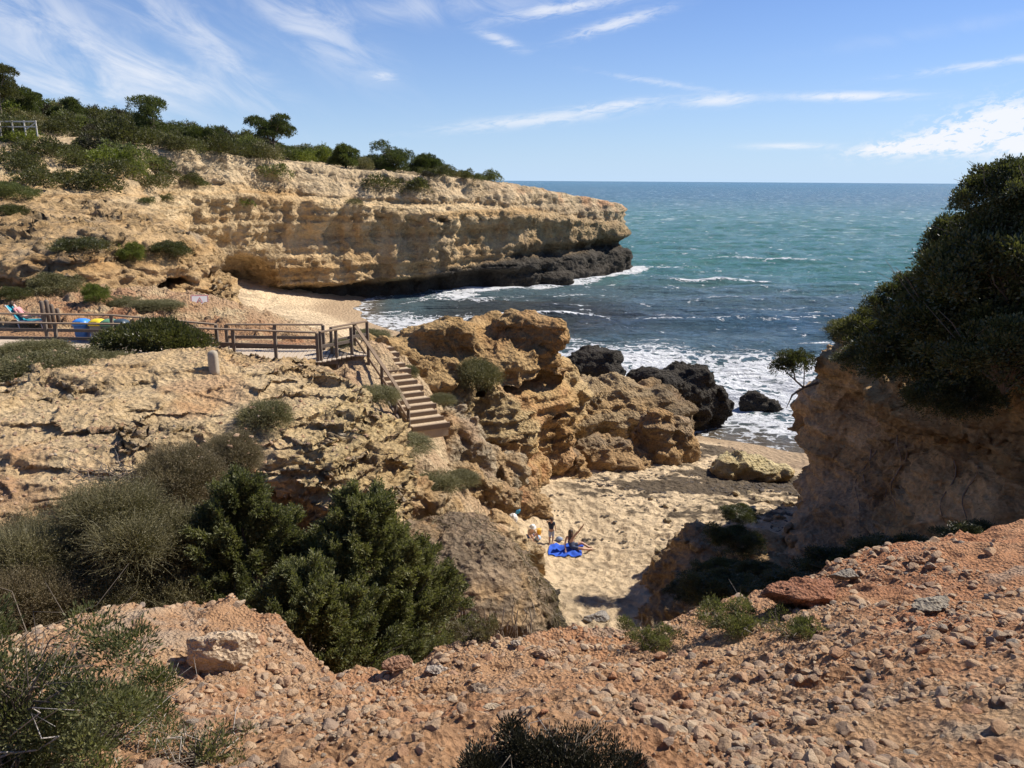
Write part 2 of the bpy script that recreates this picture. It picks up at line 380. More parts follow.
# ------------------------------------------------------------------ the lie of the land
G_PTS = [(0, 26, 2.3), (2, 22, 2.2), (4, 20, 2.3), (6, 25, 2.1), (10, 28, 2.2), (3, 30, 2.1), (8, 32, 1.9), (12, 34, 1.4), (0, 34, 2.3), (2, 39, 2), (-1, 39, 2.3), (8, 40, 1.3), (12, 40, .85),
    (11.6, 44.4, .02), (15.5, 42.3, .0), (14, 39.5, .45), (8, 46, .15), (14, 50, -.7), (20, 45, -.6), (5, 55, -.8), (12, 60, -1.6), (30, 60, -3), (2, 17.5, 2.6), (0, 17, 3),
    (-1, 20, 2.9), (-3, 18, 5.0), (-4, 12, 5.4), (-8, 11, 6.3), (-13, 10, 8), (-2, 10, 5.2), (-8, 15, 6.5), (-8, 20, 6.8), (-5.2, 21, 6.6), (-12, 22, 7.8), (-7, 24.5, 8.0), (-16, 17, 8), (2, 12, 4.5), (5, 12, 4.0), (4, 16, 2.8), (8, 14, 3.8), (10, 18, 3.0), (13, 22, 3.2), (15, 15, 8), (-22, 12, 9),
    (-5.6, 26.8, 9.1), (-4.6, 25.4, 8.2), (-2.7, 23.2, 6.75), (-1.9, 22.2, 6.1), (-3.4, 21, 6.1), (-1, 20.9, 4.2), (-0.4, 23.6, 3.9), (.5, 23, 2.6), (-1.2, 25.2, 3.7), (-1.4, 27.5, 4.2), (-2, 30, 4.8), (-1, 32, 3.4),(-3.6, 27.5, 8.0), (-4.4, 27.2, 8.7),
    (-10, 27, 8.6), (-16, 28, 8.6), (-22, 28, 8.7), (-12, 31, 8.7), (-18, 33, 9), (-8, 30, 8.6), (-8, 34, 7.3), (-14, 40, 8.3), (-20, 40, 9.2), (-9, 40, 5.5), (-14, 50, 5.5), (-6, 38, 4.6), (-17, 60, 3.6),
    (-16, 67, 2), (-22, 72, 2.5), (-28, 78, 2.8), (-10, 58, 2.3), (-19.4, 88.7, .3), (-15.5, 80, .25), (-10, 74, .25), (-6, 68, .2), (-3, 60, .2), (-12, 88, -1), (-20, 91.5, .3), (-5, 80, -1.6), (1, 66, -1), (-25, 88, 1.2), (0, 100, -3), (20, 100, -4), (40, 140, -6), (-40, 60, 6), (-40, 90, 6), (0, 140, -3), (40, 90, -5)]
_G = rbf(G_PTS); G = Raster(_G, -60, 60, 0, 180, 0.25)
F_PTS = [(0, 1.9, 13.3), (1.5, 1.9, 13.3), (-1.3, 5, 11.45), (-3.2, 5.5, 11.6), (1.1, 6, 11.1), (5.7, 8, 11.3), (2.6, 7, 11.15), (0, 0, 13.6), (-3, 2, 13.25), (4, 3, 13.0), (6, 6, 12.1), (-6, 6, 10.7), (-4.6, 5.5, 11.0), (-2.3, 5.7, 11.62), (9, 4, 12.9), (-0.4, 5.5, 11.25), (3.6, 5, 12.0), (0.6, 4, 12.0), (-2, 3.6, 12.2), (9, 9, 11.5), (0, -4, 14)]
_F = rbf(F_PTS, 0.02)
EDGE_X = [-9, -6, -4, -3.2, -2.4, -1.9, -1.3, -0.7, 0.0, 0.6, 1.3, 1.9, 2.3, 2.7, 3.6, 4.6, 5.7, 8, 12]
EDGE_Y = [7.5, 6.2, 5.8, 5.9, 6.0, 5.75, 5.1, 5.5, 5.9, 6.15, 6.2, 6.35, 6.7, 7.1, 7.3, 7.75, 8.0, 9, 11]
def foreground_height(x, y, detail=True):
    e = np.interp(x, EDGE_X, EDGE_Y) + 0.22 * vn(x * 1.1, y * 0.2, 0 * x) + 0.08 * vn(x * 4.3, y, 0 * x)
    z = _F(x, y); o = np.maximum(0, y - e)
    z = z - 1.25 * np.maximum(0, o - 0.0) - 0.25 * sstep(0, 0.25, o)
    if detail:
        k = 1 - 0.0 * o
        z = z + 0.16 * fbm(x, y, 0 * x, 0.7, 2, seed=3.1) + 0.075 * fbm(x, y, z, 2.3, 3, .55, True, seed=8) + 0.022 * fbm(x, y, z, 9, 3, .6, seed=5)
        z = z + 0.010 * fbm(x, y, z, 34, 2, .6, True, seed=15)
        # a washed-out hollow and the rills that lead to it
        for cx, cy, rx, ry, dp in ((0.62, 4.05, .36, .17, .34), (0.98, 4.22, .26, .12, .26), (0.25, 3.8, .28, .13, .22), (-.55, 4.6, .22, .09, .14), (1.6, 4.9, .3, .09, .12), (3.5, 5.6, .5, .12, .10), (1.95, 3.7, .4, .10, .07), (-0.95, 4.9, .25, .15, .12)):
            z = z - dp * np.exp(-(((x - cx) / rx) ** 2 + ((y - cy) / ry) ** 2) * (1 + 0.5 * vn(x * 7, y * 7, 0 * x)))
    return z
def beachness(x, y, g):
    return (1 - sstep(3.0, 3.9, g + 0.5 * vn(x * .6, y * .6, 0 * x)))

def grid_mesh(xf, th0, th1, r0, r1, d, extra=None):
    th = np.arange(th0, th1 + d, d); lr = np.arange(math.log(r0), math.log(r1) + d, d)
    A, R = np.meshgrid(th, np.exp(lr)); x = (R * np.sin(A)).ravel(); y = (R * np.cos(A)).ravel(); z = xf(x, y)
    n = len(th); m = len(lr); i = np.arange(n * m).reshape(m, n)
    q = np.stack([i[:-1, :-1].ravel(), i[:-1, 1:].ravel(), i[1:, 1:].ravel(), i[1:, :-1].ravel()], 1)
    return np.stack([x, y, z], 1), q

def build_ground():
    def h(x, y):
        g = G(x, y); b = beachness(x, y, g)
        foot = fbm(x, y, 0 * x, 2.6, 3, .6, True, seed=4)
        st = np.exp(-((x + 4.0 + (y - 24.8) * .73) / 1.1) ** 4 - ((y - 25.0) / 2.6) ** 4) + (np.abs(y - 28.5) < 3) * (x < -5.5); b2 = (1 - b) * (1 - .85 * np.clip(st, 0, 1)); b = np.where(x < -.5, b, b)
        z = g + b2 * (0.32 * fbm(x, y, g, .5, 3, .5, True, seed=2) + 0.13 * fbm(x, y, g, 2.1, 3, .6, True)) + b * (0.07 * fbm(x, y, 0 * x, .35, 2) + 0.11 * foot * sstep(.4, 1.2, g))
        path = np.exp(-((x + 3.0 + .0 * y) ** 2 / 3 + (y - 22.3) ** 2 / 4)); z = z * (1 - path * .0)
        e1, c1 = worley(x, y, 0 * x, 1.1, 3.3); e2, c2 = worley(x, y, 0 * x, 3.1, 9.3); z = z + b2 * (.16 * c1 - .14 * np.exp(-(e1 / .12) ** 2) + .07 * c2 - .05 * np.exp(-(e2 / .12) ** 2))
        return np.where(y < 0, g, z)
    v, q = grid_mesh(h, -0.85, 0.80, 6.0, 115, RES)
    x, y = v[:, 0], v[:, 1]; g = G(x, y); b = beachness(x, y, g)
    c = np.tile(EARTH * .9, (len(v), 1)); c = cmix(c, RED * 1.1, sstep(.0, .7, nz3(v, .35, 3))); c = cmix(c, LIME * .9, sstep(.0, .6, nz3(v, .8, 3, s=4)))
    c = cmix(c, BROWN, .7 * sstep(.1, .5, nz3(v, .6, 3, s=9)) * sstep(0, 1, 24 - y))
    c = cmix(c, col(.60, .45, .27), .85 * sstep(19.5, 21.5, y) * sstep(-9, -6, x) * (.6 + .4 * sstep(-.2, .3, nz3(v, .9, 3, s=60))))
    far = sstep(30, 50, y)
    c = cmix(c, col(.60, .46, .28), far * .6)
    sand = np.tile(SAND, (len(v), 1)); sand = cmix(sand, SAND * .82, sstep(-.2, .5, nz3(v, .35, 3, s=2)))
    c = c * (1 - b[:, None]) + sand * b[:, None]
    # drifts of dead seaweed left by the tide, drawn out along the shore
    u = (x - 9) * .93 + (y - 36) * -.36; w = (y - 36) * .93 + (x - 9) * .36
    st = fbm(u * .45, w * 1.5, 0 * x, 1.0, 5, .62, seed=12)
    def reg(cx, cy, sx, sy): return np.exp(-((x - cx) / sx) ** 2 - ((y - cy) / sy) ** 2)
    m = 1.15 * reg(11.0, 37.8, 5.5, 1.3) + .9 * reg(12.5, 33.6, 5.0, 1.6) + .72 * reg(7.5, 32.4, 5.0, 1.9) + .5 * reg(6, 29.5, 4, 2.2) + .9 * reg(12.2, 39.4, 2.6, 1.0) + .7 * reg(11, 31, 3, 3)
    st = st * .8 + 1.3 * fbm(x * .8, y * 1.6, 0 * x, 1.2, 4, .65, seed=55); weed = sstep(.42, .54, m * .75 + st * .85) * b * sstep(.12, .4, m)
    c = cmix(c, WEED, weed * .93)
    speck = sstep(.22, .5, nz3(v, 1.6, 3, .6, s=20)) * b * sstep(1.0, 1.4, g) * sstep(45, 38, y) * .55
    c = cmix(c, WEED * 2.5, speck * .75)  # weed-coloured specks, also painting in the shade of footprint dimples
    fs = sstep(.25, .5, nz3(v, .5, 4, .6, True, s=3)) * sstep(60, 66, y) * sstep(1.0, 2.0, g); c = cmix(c, BROWN, fs * .5 * (x < -17))
    wet = sstep(1.15, .55, g + .12 * vn(x * .5, y * .5, 0 * x)); c = cmix(c, WETSAND, wet * b * .85)
    me = raw_mesh('ground', v, q, True, {'alb': c})
    v[:, 2] -= 0
    o = link('beach', me, M_sand); tag(o, kind='structure')
    # the earth of the valley is a second slot on the same sheet
    me.materials.append(M_drybank)
    bm_ = b[q].mean(1) < .5; me.polygons.foreach_set('material_index', bm_.astype(np.int32)); me.update()
    return o
def build_foreground():
    v, q = grid_mesh(lambda x, y: foreground_height(x, y), -0.98, 0.95, 0.7, 14.5, RES * .95)
    gx, gy = np.meshgrid(np.arange(-9, 9.05, .06), np.arange(-3, 9.0, .06)); xx, yy = gx.ravel(), gy.ravel(); m_, n_ = gx.shape; i_ = np.arange(m_ * n_).reshape(m_, n_)
    q2 = np.stack([i_[:-1, :-1].ravel(), i_[:-1, 1:].ravel(), i_[1:, 1:].ravel(), i_[1:, :-1].ravel()], 1) + len(v); v = np.concatenate([v, np.stack([xx, yy, foreground_height(xx, yy) - .06], 1)]); q = np.concatenate([q, q2])
    x, y = v[:, 0], v[:, 1]
    c = np.tile(EARTH, (len(v), 1)); c = cmix(c, RED * 1.25, sstep(-.05, .55, nz3(v, .8, 4, .6))); c = cmix(c, col(.55, .39, .23), sstep(.1, .6, nz3(v, 1.3, 4, .6, s=4)) * .6)
    c = cmix(c, RED * 1.25, .6 * sstep(1.0, 3.5, x) * sstep(.0, .4, nz3(v, .6, 3, s=14) + .3))
    c = cmix(c, GREY, .5 * sstep(.3, .6, nz3(v, 2.3, 3, .6, s=7)))
    for cx, cy, r in ((.7, 4.1, .5), (3.4, 6.2, .6), (2.9, 6.9, .35)): c = cmix(c, RED, .8 * np.exp(-((x - cx) ** 2 + (y - cy) ** 2) / r ** 2))
    o = link('slope', raw_mesh('slope', v, q, True, {'alb': c}), M_gravel); tag(o, kind='structure')
    return o
build_ground(); build_foreground()

# ------------------------------------------------------------------ cliffs and outcrops as solids
def strata(v, k=1.0, f=1.3, seed=0.0):
    """hard and soft beds: a value that depends on height, gently warped"""
    zz = v[:, 2] + .35 * fbm(v[:, 0], v[:, 1], 0 * v[:, 0], .12, 2, seed=seed)
    def beds(t, sd):
        i = np.floor(t); w = sstep(.78, 1.0, t - i); i = i.astype(np.int64)
        return _T[(i * 37 + sd) & 262143] * (1 - w) + _T[((i + 1) * 37 + sd) & 262143] * w
    return k * (.75 * beds(zz * f * 1.3, int(seed * 10)) + .45 * beds(zz * f * 3.4 + .3, int(seed * 10) + 5000) + .3 * vn(0 * zz + seed, 0 * zz + .3, zz * f))
def rockify(v, q, amps, st=0.0, stf=1.3, seed=0.0, keep_top=0.6, blocks=((.9, .12), (2.6, .05)), soft=1.0):
    """push the surface in and out along its normal: (frequency, amplitude, ridged)"""
    n = normals(v, q); steep = np.sqrt(np.clip(1 - n[:, 2] ** 2, 0, 1)); k = keep_top + (1 - keep_top) * steep
    d = 0
    for fr, am, rg in amps: d = d + am * nz3(v, fr, 2, .5, rg, seed + fr)
    wx = .35 * nz3(v, 1.1, 2, .5, False, seed + 50)
    for fr, am in blocks:
        e, cv = worley(v[:, 0] + wx / fr * .8, v[:, 1] - wx / fr * .5, v[:, 2] + wx * .2, fr, seed, 1.7)
        d = d + am * (.75 * cv - 1.25 * np.exp(-(e / .13) ** 2))
    v = v + n * (d * k * soft)[:, None]
    if st: 
        h = n * np.array([1, 1, .15]); v = v + h * (strata(v, st, stf, seed) * steep)[:, None]
    return v.astype(f32), normals(v, q)
HP = [(-18, 46, 10.6), (-19, 50, 11.2), (-24.5, 60, 12.2), (-29, 70, 14.2), (-30.8, 85, 17.4), (-35, 60, 13.6), (-40, 75, 17), (-55, 95, 21), (-64, 95, 23.2), (-44, 95, 18.9), (-24, 45, 12.0), (-22, 40, 11.0), (-30, 42, 11.6), (-27, 38, 10.2), (-36, 38, 10.6),
      (-25, 92, 16.4), (-14, 100, 15.3), (-5, 110, 15.0), (-1.6, 118, 14.6), (7.9, 128, 12.9), (14, 134, 11.9), (21, 137, 10.7), (-30, 125, 17.8), (-60, 130, 22.5), (-10, 140, 14.5), (10, 148, 11.5), (-80, 110, 25), (-60, 60, 17), (-50, 75, 19)]
_H = rbf(HP, .5); Hr = Raster(_H, -100, 40, 25, 180, .5)
H_POLY = [(-18.6, 46.5), (-20.0, 52), (-23.6, 58), (-26.6, 66), (-31, 74), (-32, 80), (-26.3, 90.5), (-16.5, 97.5), (-9.5, 103.0), (-2.5, 109.5), (2, 113.5), (9.5, 120.5), (16, 130), (20.2, 136), (20.6, 138.5), (15, 150), (0, 165), (-110, 190), (-110, 36), (-30, 35.5), (-24, 36.5), (-20.5, 41)]
Hd = Raster(polydist(H_POLY), -60, 40, 30, 175, .25)
P_POLY = [(-3.0, 16.2), (-3.0, 18.2), (-4.3, 21), (-6.0, 24.0), (-7.3, 25.6), (-10, 26.0), (-26, 26.4), (-28, 16), (-24, 9.5), (-13, 10.5), (-9.5, 12.2), (-8, 14.0), (-6.6, 15.9), (-5.2, 15.7)]
Pd = Raster(polydist(P_POLY), -32, 6, 4, 32, .08)
_P = rbf([(-2.9, 16.5, 8.5), (-3.4, 18.5, 9.0), (-5, 20, 9.45), (-5.2, 16, 9.2), (-6.5, 16.6, 9.4), (-8, 14, 9.35), (-9.5, 12.5, 9.1), (-13, 11, 9.1), (-20, 10, 9.6), (-12, 16, 9.75), (-8, 20, 9.75), (-9, 23, 9.8), (-8, 25.5, 8.75), (-16, 22, 9.5), (-25, 20, 9.8), (-6.5, 24.3, 9.0), (-14, 26, 8.7), (-20, 25.5, 8.7), (-14, 24, 9.3)], .05); Pt = Raster(_P, -32, 6, 4, 32, .2)
R_POLY = [(10.8, 27.0), (10.5, 23.5), (10.4, 19), (10.1, 15), (9.6, 11), (12, 7), (34, 7), (34, 36), (15, 31)]
Rd = Raster(polydist(R_POLY), 2, 36, 4, 38, .1)
_R = rbf([(9.7, 27, 8.2), (9.6, 24, 9.6), (10, 21, 9.8), (10, 15, 11.6), (12, 24, 11), (14, 18, 13.5), (14, 30, 9), (25, 20, 14), (10, 11, 12), (14, 10, 13)], .05)
Rt = Raster(_R, 2, 36, 4, 38, .25)

def hill(x, y, z):
    top = Hr(x, y); d = Hd(x, y)
    # wall profile: crumbling top set back, shelf, sheer face, dark notch, wave-cut ledge at the foot
    along = x + 0 * y; tip = sstep(-6, 10, x)
    rel = top - z
    pr = (-1.9 * sstep(3.7, 3.4, rel) - 1.5 * sstep(3.2, 0, rel)) * (1 - .75 * sstep(10, 19, x))
    pr = pr + 0.55 * sstep(3.3, 4.3, rel) * sstep(7, 4.5, rel)
    notch = -1.9 * np.exp(-((z - 4.6) / .75) ** 2) * tip + -3.2 * sstep(3.0, 1.6, z) * (1 - tip) * sstep(70, 82, y)
    ledge = 1.1 * sstep(3.9, 3.2, z) * sstep(-12, 2, x) * (1 - .9 * sstep(14, 20, x)) + .9 * sstep(1.7, 1.1, z) * tip * sstep(20, 14, x)
    near = sstep(66, 56, y)          # gentler, weathered bluff in the foreground part
    pr = (pr + notch + ledge) * (1 - near) + near * (-1.5 * sstep(1.6, -.2, rel) + .5 * sstep(1.3, 1.7, rel) - .9 * np.exp(-((rel - 2.3) / .35) ** 2) + .9 * sstep(1.0, -2.0, z - 9.2))
    low = fbm(x, y, z, .10, 2, .5, True, seed=1) * 1.3 + near * .7 * fbm(x, y, z, .25, 2, .5, True, seed=17) + fbm(x, y, z * .25, .33, 2, .5, True, seed=6) * .5
    k = 1.6
    f = smax(z - top, d - pr + low, k * .5)
    cave = np.minimum(ell(x, y, z, (-30.5, 85.5, 2.6), (5.0, 6.4, 4.2)), ell(x, y, z, (-20.5, 45.0, 9.0), (2.0, 2.0, .5)))
    for hx, hy, hz_, hr in ((-12.3, 100.6, 9.6, 1.3), (-9.4, 102.8, 9.8, .8), (-7.0, 105, 9.9, .7), (-4.6, 107.3, 9.8, .6), (-1.4, 110.2, 9.6, .9), (3.0, 114.2, 9.0, .8)): cave = np.minimum(cave, ell(x, y, z, (hx, hy, hz_), (hr, 1.5, .3)))
    cave = np.minimum(cave, ell(x, y, z, (-25, 37.5, 9.4), (4.6, 2.4, .9)))
    f = smax(f, -cave, .5)
    return f * .8
def plateau(x, y, z):
    top = Pt(x, y); t_ = (top + .42 * fbm(x, y, 0 * x, .22, 3, .5, False, seed=33) + .10 * (x + y) * .12) / .26; fl = np.floor(t_)
    top = (fl + sstep(.62, 1, t_ - fl)) * .26 - .10 * (x + y) * .12; d = Pd(x, y); rel = top - z
    fr = sstep(-9.5, -7, x)      # sheer and undercut on the right, gentle on the left
    pr = fr * (.15 * sstep(0, .5, rel) - 1.35 * sstep(.55, 1.4, rel) * sstep(-4.0, -5.2, x + (18 - y) * 0) + .9 * sstep(2.2, 4.2, rel)) + (1 - fr) * (1.1 * rel)
    right = sstep(17.5, 19.5, y) * sstep(-9, -6.5, x); pr = pr * (1 - right) + right * (.30 * rel)
    low = fbm(x, y, z, .38, 2, .5, True, seed=2) * .45 
    return smax(z - top - .10 * low, d - pr + low, .35) * .75
def dome(x, y, z):
    f = smin(ell(x, y, z, (-1.4, 17.3, 2.9), (3.0, 2.7, 3.9)), ell(x, y, z, (-3.1, 17.0, 3.6), (1.8, 2.0, 3.6)), .6)
    f = smin(f, ell(x, y, z, (.75, 19.0, 1.8), (1.1, 1.7, 1.7)), .5)
    f = smax(f, -ell(x, y, z, (-.6, 14.4, 4.3), (1.9, 1.5, 1.3)), .25)
    f = smax(f, -ell(x, y, z, (-2.6, 14.6, 4.9), (1.1, 1.2, 1.6)), .25)
    return f + .22 * fbm(x, y, z, .6, 2, .5, True, seed=3)
def rcliff(x, y, z):
    top = Rt(x, y); d = Rd(x, y); rel = top - z
    pr = .35 * sstep(0, 1, rel) - .6 * sstep(1.4, 2.6, rel) * sstep(5, 3.4, rel) + 2.6 * sstep(6.4, 3.2, z) * sstep(26, 21, y) + .5 * sstep(2.5, 1.5, z)
    low = fbm(x, y, z, .30, 2, .5, True, seed=5) * .75
    return smax(z - top, d - pr + low, .5) * .8
def blobs(parts, k=.5, low=(.45, .35), seed=0.0, cut=()):
    def F(x, y, z):
        f = None
        for c, r in parts:
            e = ell(x, y, z, c, r); f = e if f is None else smin(f, e, k)
        for c, r in cut: f = smax(f, -ell(x, y, z, c, r), .2)
        return f + low[1] * fbm(x, y, z, low[0], 2, .5, True, seed=seed)
    return F
def rock_colour(v, n, sea=0.0, grey=.6, ochre=.5, red=.1, base=LIME, seed=0.0, f=.6, bands=.5, bf=1.1):
    c = np.tile(base, (len(v), 1)).astype(f32)
    s = strata(v, 1.0, bf, seed)
    c = cmix(c, base * 1.12, sstep(.1, .6, s) * bands); c = cmix(c, OCHRE, sstep(-.05, -.6, s) * bands)
    c = cmix(c, OCHRE, ochre * sstep(.0, .55, nz3(v, f, 3, .6, s=seed + 1)))
    c = cmix(c, RED * 1.3, red * sstep(.1, .5, nz3(v, f * .8, 3, .6, s=seed + 5)))
    up = sstep(.35, .85, n[:, 2] + .35 * nz3(v, f * 2, 3, .6, s=seed + 2))
    c = cmix(c, GREY, grey * up)
    c = cmix(c, GREY * .45, .75 * grey * up * sstep(.1, .45, nz3(v, f * 3.5, 3, .6, s=seed + 8)))
    if sea: c = cmix(c, DARK, sstep(sea + .45, sea - .35, v[:, 2] + .5 * nz3(v, .5, 3, .6, s=seed + 3)))
    return c
def solid(name, F, box, lat, amps, mat, colour, st=0.0, stf=1.3, seed=0.0, single=True, extra=None, softf=None, keep_top=.6, blocks=((.9, .12), (2.6, .05))):
    v, q = nets(F, lat, box)
    if single: v, q = one_island(v, q)
    sf = softf(v) if softf else .42 + .58 * sstep(-.28, .22, nz3(v, .55, 3, .55, s=seed + 61))
    if extra: v = (v + normals(v, q) * (extra(v) * sf)[:, None]).astype(f32)
    v, n = rockify(v, q, amps, st, stf, seed, keep_top, blocks, sf)
    o = link(name, raw_mesh(name, v, q, True, {'alb': np.concatenate([colour(v, n), sf[:, None]], 1)}), mat)
    print(name, len(v), 'verts'); return o

def hill_col(v, n):
    x, y, z = v.T; top = Hr(x, y)
    c = rock_colour(v, n, 0, .35, .55, .12, LIME * 1.04, 1.0, .16, .65, .75)
    tip = sstep(-14, 12, x); c = cmix(c, LIME * 1.12, .6 * sstep(-6, -14, x) * sstep(-.4, .3, nz3(v, .3, 3, s=90)))  # left face lightened to paint in its sunlit look
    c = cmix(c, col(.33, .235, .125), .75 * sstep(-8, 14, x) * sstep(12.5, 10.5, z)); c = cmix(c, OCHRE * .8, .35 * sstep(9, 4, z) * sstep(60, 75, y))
    # vertical run-off stains and pale crumbling brow
    st = fbm(x + y * .2, y * .2, z * .12, .8, 3, .6, seed=22); c = cmix(c, col(.26, .19, .12), .5 * sstep(.12, .55, st) * sstep(4, 6, top - z) * sstep(62, 75, y))
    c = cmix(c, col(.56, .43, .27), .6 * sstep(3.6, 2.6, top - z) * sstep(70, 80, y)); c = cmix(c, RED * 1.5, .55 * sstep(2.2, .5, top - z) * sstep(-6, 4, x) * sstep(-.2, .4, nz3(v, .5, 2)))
    dz = z + .7 * nz3(v, .25, 3, s=40); sea = 2.1 + 2.1 * sstep(-16, 0, x)  # wet dark foot, raised on the left to paint in the undercut's shade
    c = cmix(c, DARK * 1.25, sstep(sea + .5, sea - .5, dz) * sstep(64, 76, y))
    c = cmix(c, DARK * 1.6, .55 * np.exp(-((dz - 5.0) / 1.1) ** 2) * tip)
    hm = sstep(-3.5, -6, Hd(x, y)) * sstep(68, 76, y); c = cmix(c, col(.17, .13, .08), .7 * hm * sstep(-.3, .2, nz3(v, .25, 3, s=70)))
    flat = sstep(.8, .95, n[:, 2]) * (1 - .8 * hm) * sstep(2.0, .3, top - z)       # the bare heath on top
    e = cmix(np.tile(EARTH * 1.05, (len(v), 1)), RED * 1.2, sstep(0, .5, nz3(v, .2, 3, s=2))); e = cmix(e, col(.55, .44, .32), sstep(.0, .4, nz3(v, .5, 4, .6, s=6)))
    c = c * (1 - flat[:, None] * .85) + e * flat[:, None] * .85
    c = cmix(c, GREY * 1.25, .8 * sstep(62, 50, y) * sstep(.3, .8, n[:, 2] + .3 * nz3(v, .9, 3, s=3)) * sstep(13.2, 12.2, z) * sstep(-.3, .1, nz3(v, .35, 3, s=13) ))
    nb = sstep(64, 54, y); c = cmix(c, OCHRE * .9, .5 * nb * sstep(.5, .1, n[:, 2])); c = cmix(c, GREY * .42, .8 * nb * sstep(-20, -22, x) * sstep(.0, .3, nz3(v, .45, 4, .6, s=77) + .25 * n[:, 2])); c = cmix(c, RED * 1.3, .5 * nb * sstep(.1, .4, nz3(v, .3, 3, s=88)) * sstep(.6, .9, n[:, 2]))
    c = cmix(c, GREY * .6, .6 * sstep(62, 50, y) * sstep(.1, .5, nz3(v, .7, 4, .6, s=33)) * sstep(13.2, 12.2, z)* sstep(-19.5, -21, x))
    return c
PL = Polar(RES)
def near_relief(v):
    k = sstep(66, 58, v[:, 1]); e, cv = worley(v[:, 0] + .5 * nz3(v, .6, 2), v[:, 1], v[:, 2] + .3 * nz3(v, .5, 2), .42, 3.0, 2.2); e2, cv2 = worley(v[:, 0], v[:, 1] + .3 * nz3(v, 1.2, 2), v[:, 2], 1.2, 5.0, 2.0)
    return .5 * k * (.42 * cv - .5 * np.exp(-(e / .10) ** 2) + .35 * nz3(v, .5, 3, .55, True, 4.0) + .16 * cv2 - .14 * np.exp(-(e2 / .12) ** 2))
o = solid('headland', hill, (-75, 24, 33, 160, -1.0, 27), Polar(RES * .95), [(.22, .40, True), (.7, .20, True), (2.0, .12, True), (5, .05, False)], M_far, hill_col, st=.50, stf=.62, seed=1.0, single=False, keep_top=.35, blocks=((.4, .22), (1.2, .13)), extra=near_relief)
tag(o, kind='structure')
def plat_col(v, n):
    c = rock_colour(v, n, 0, .62, .5, .35, LIME * .98, 3.0, .5, .3)
    x, y, z = v.T
    bare = (1 - plat_soft(v)) * 1.5; c = cmix(c, cmix(np.tile(col(.50, .35, .22), (len(v), 1)), RED * 1.35, sstep(-.1, .3, nz3(v, .6, 4, .6, s=71))), .85 * sstep(.3, .8, bare) * sstep(.5, .8, n[:, 2]))
    c = cmix(c, EARTH * 1.05, .8 * sstep(.75, .95, n[:, 2]) * sstep(-.15, .35, nz3(v, .35, 3, s=11)) * sstep(-4, -8, x))
    c = cmix(c, RED * 1.25, .5 * sstep(.05, .35, nz3(v, .55, 4, .6, s=31)) * sstep(.6, .9, n[:, 2])); c = cmix(c, GREY * .5, .7 * sstep(.12, .4, nz3(v, 1.1, 4, .65, s=37)) * sstep(.2, .7, n[:, 2])); c = cmix(c, col(.64, .54, .40), .6 * sstep(.1, .4, nz3(v, .8, 4, .6, s=41)) * sstep(.5, .8, n[:, 2]))
    c = cmix(c, RED * 1.1, .75 * np.exp(-((x + 10.5) / 1.8) ** 2 - ((y - 13.8) / 1.3) ** 2) * sstep(-.3, .3, nz3(v, 1.2, 3)))
    c = cmix(c, col(.62, .46, .22), .6 * sstep(.5, .2, n[:, 2]) * sstep(-6, -4, x))
    return c
def plat_relief(v):
    e, cv = worley(v[:, 0] + .4 * nz3(v, .7, 2), v[:, 1] - .3 * nz3(v, .6, 2, s=3), v[:, 2], .62, 8.0, 3.0)
    return .15 * cv - .15 * np.exp(-(e / .07) ** 2) + .07 * nz3(v, .9, 3, .55, True, 4.0)
def plat_soft(v):
    return .46 + .54 * np.maximum(sstep(-.02, .22, nz3(v, .38, 4, .6, s=77.0)), sstep(-5.5, -4.2, v[:, 0]) * .8)
o = solid('plateau', plateau, (-26, -.5, 8.5, 27.5, 3.5, 10.6), PL, [(.5, .20, True), (1.4, .10, True), (4.0, .05, True), (11, .025, True)], M_rock, plat_col, st=.22, stf=2.6, seed=3.0, single=False, keep_top=.32, blocks=((1.6, .08), (4.0, .05), (9, .02)), extra=plat_relief, softf=plat_soft)
tag(o, kind='structure')
o = solid('cliff', rcliff, (7, 26, 9, 34, .5, 15), PL, [(.35, .35, True), (1.0, .2, True), (3.0, .08, True), (9, .025, False)], M_rock,
          lambda v, n: cmix(cmix(rock_colour(v, n, 0, .4, .5, .25, col(.72, .50, .27), 5.0, .5, .7), col(.50, .36, .21), sstep(6.6, 5.4, v[:, 2])), BROWN, .5 * sstep(.15, .5, nz3(v, .8, 4))), st=.25, stf=1.6, seed=5.0, single=False)
tag(o, kind='structure')
AM = [(.6, .22, True), (1.6, .13, True), (4.5, .05, True), (12, .018, False)]
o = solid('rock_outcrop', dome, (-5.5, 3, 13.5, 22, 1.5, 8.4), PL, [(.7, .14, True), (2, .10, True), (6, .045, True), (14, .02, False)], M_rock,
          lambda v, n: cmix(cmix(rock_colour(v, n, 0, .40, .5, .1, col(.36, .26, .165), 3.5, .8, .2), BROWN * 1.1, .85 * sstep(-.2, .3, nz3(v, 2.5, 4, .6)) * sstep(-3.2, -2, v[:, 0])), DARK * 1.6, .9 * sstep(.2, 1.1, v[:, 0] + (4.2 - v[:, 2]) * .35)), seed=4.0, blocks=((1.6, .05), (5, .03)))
tag(o, 'domed grey rock draped with dry hanging roots at the edge of the sandy cove', 'rock')
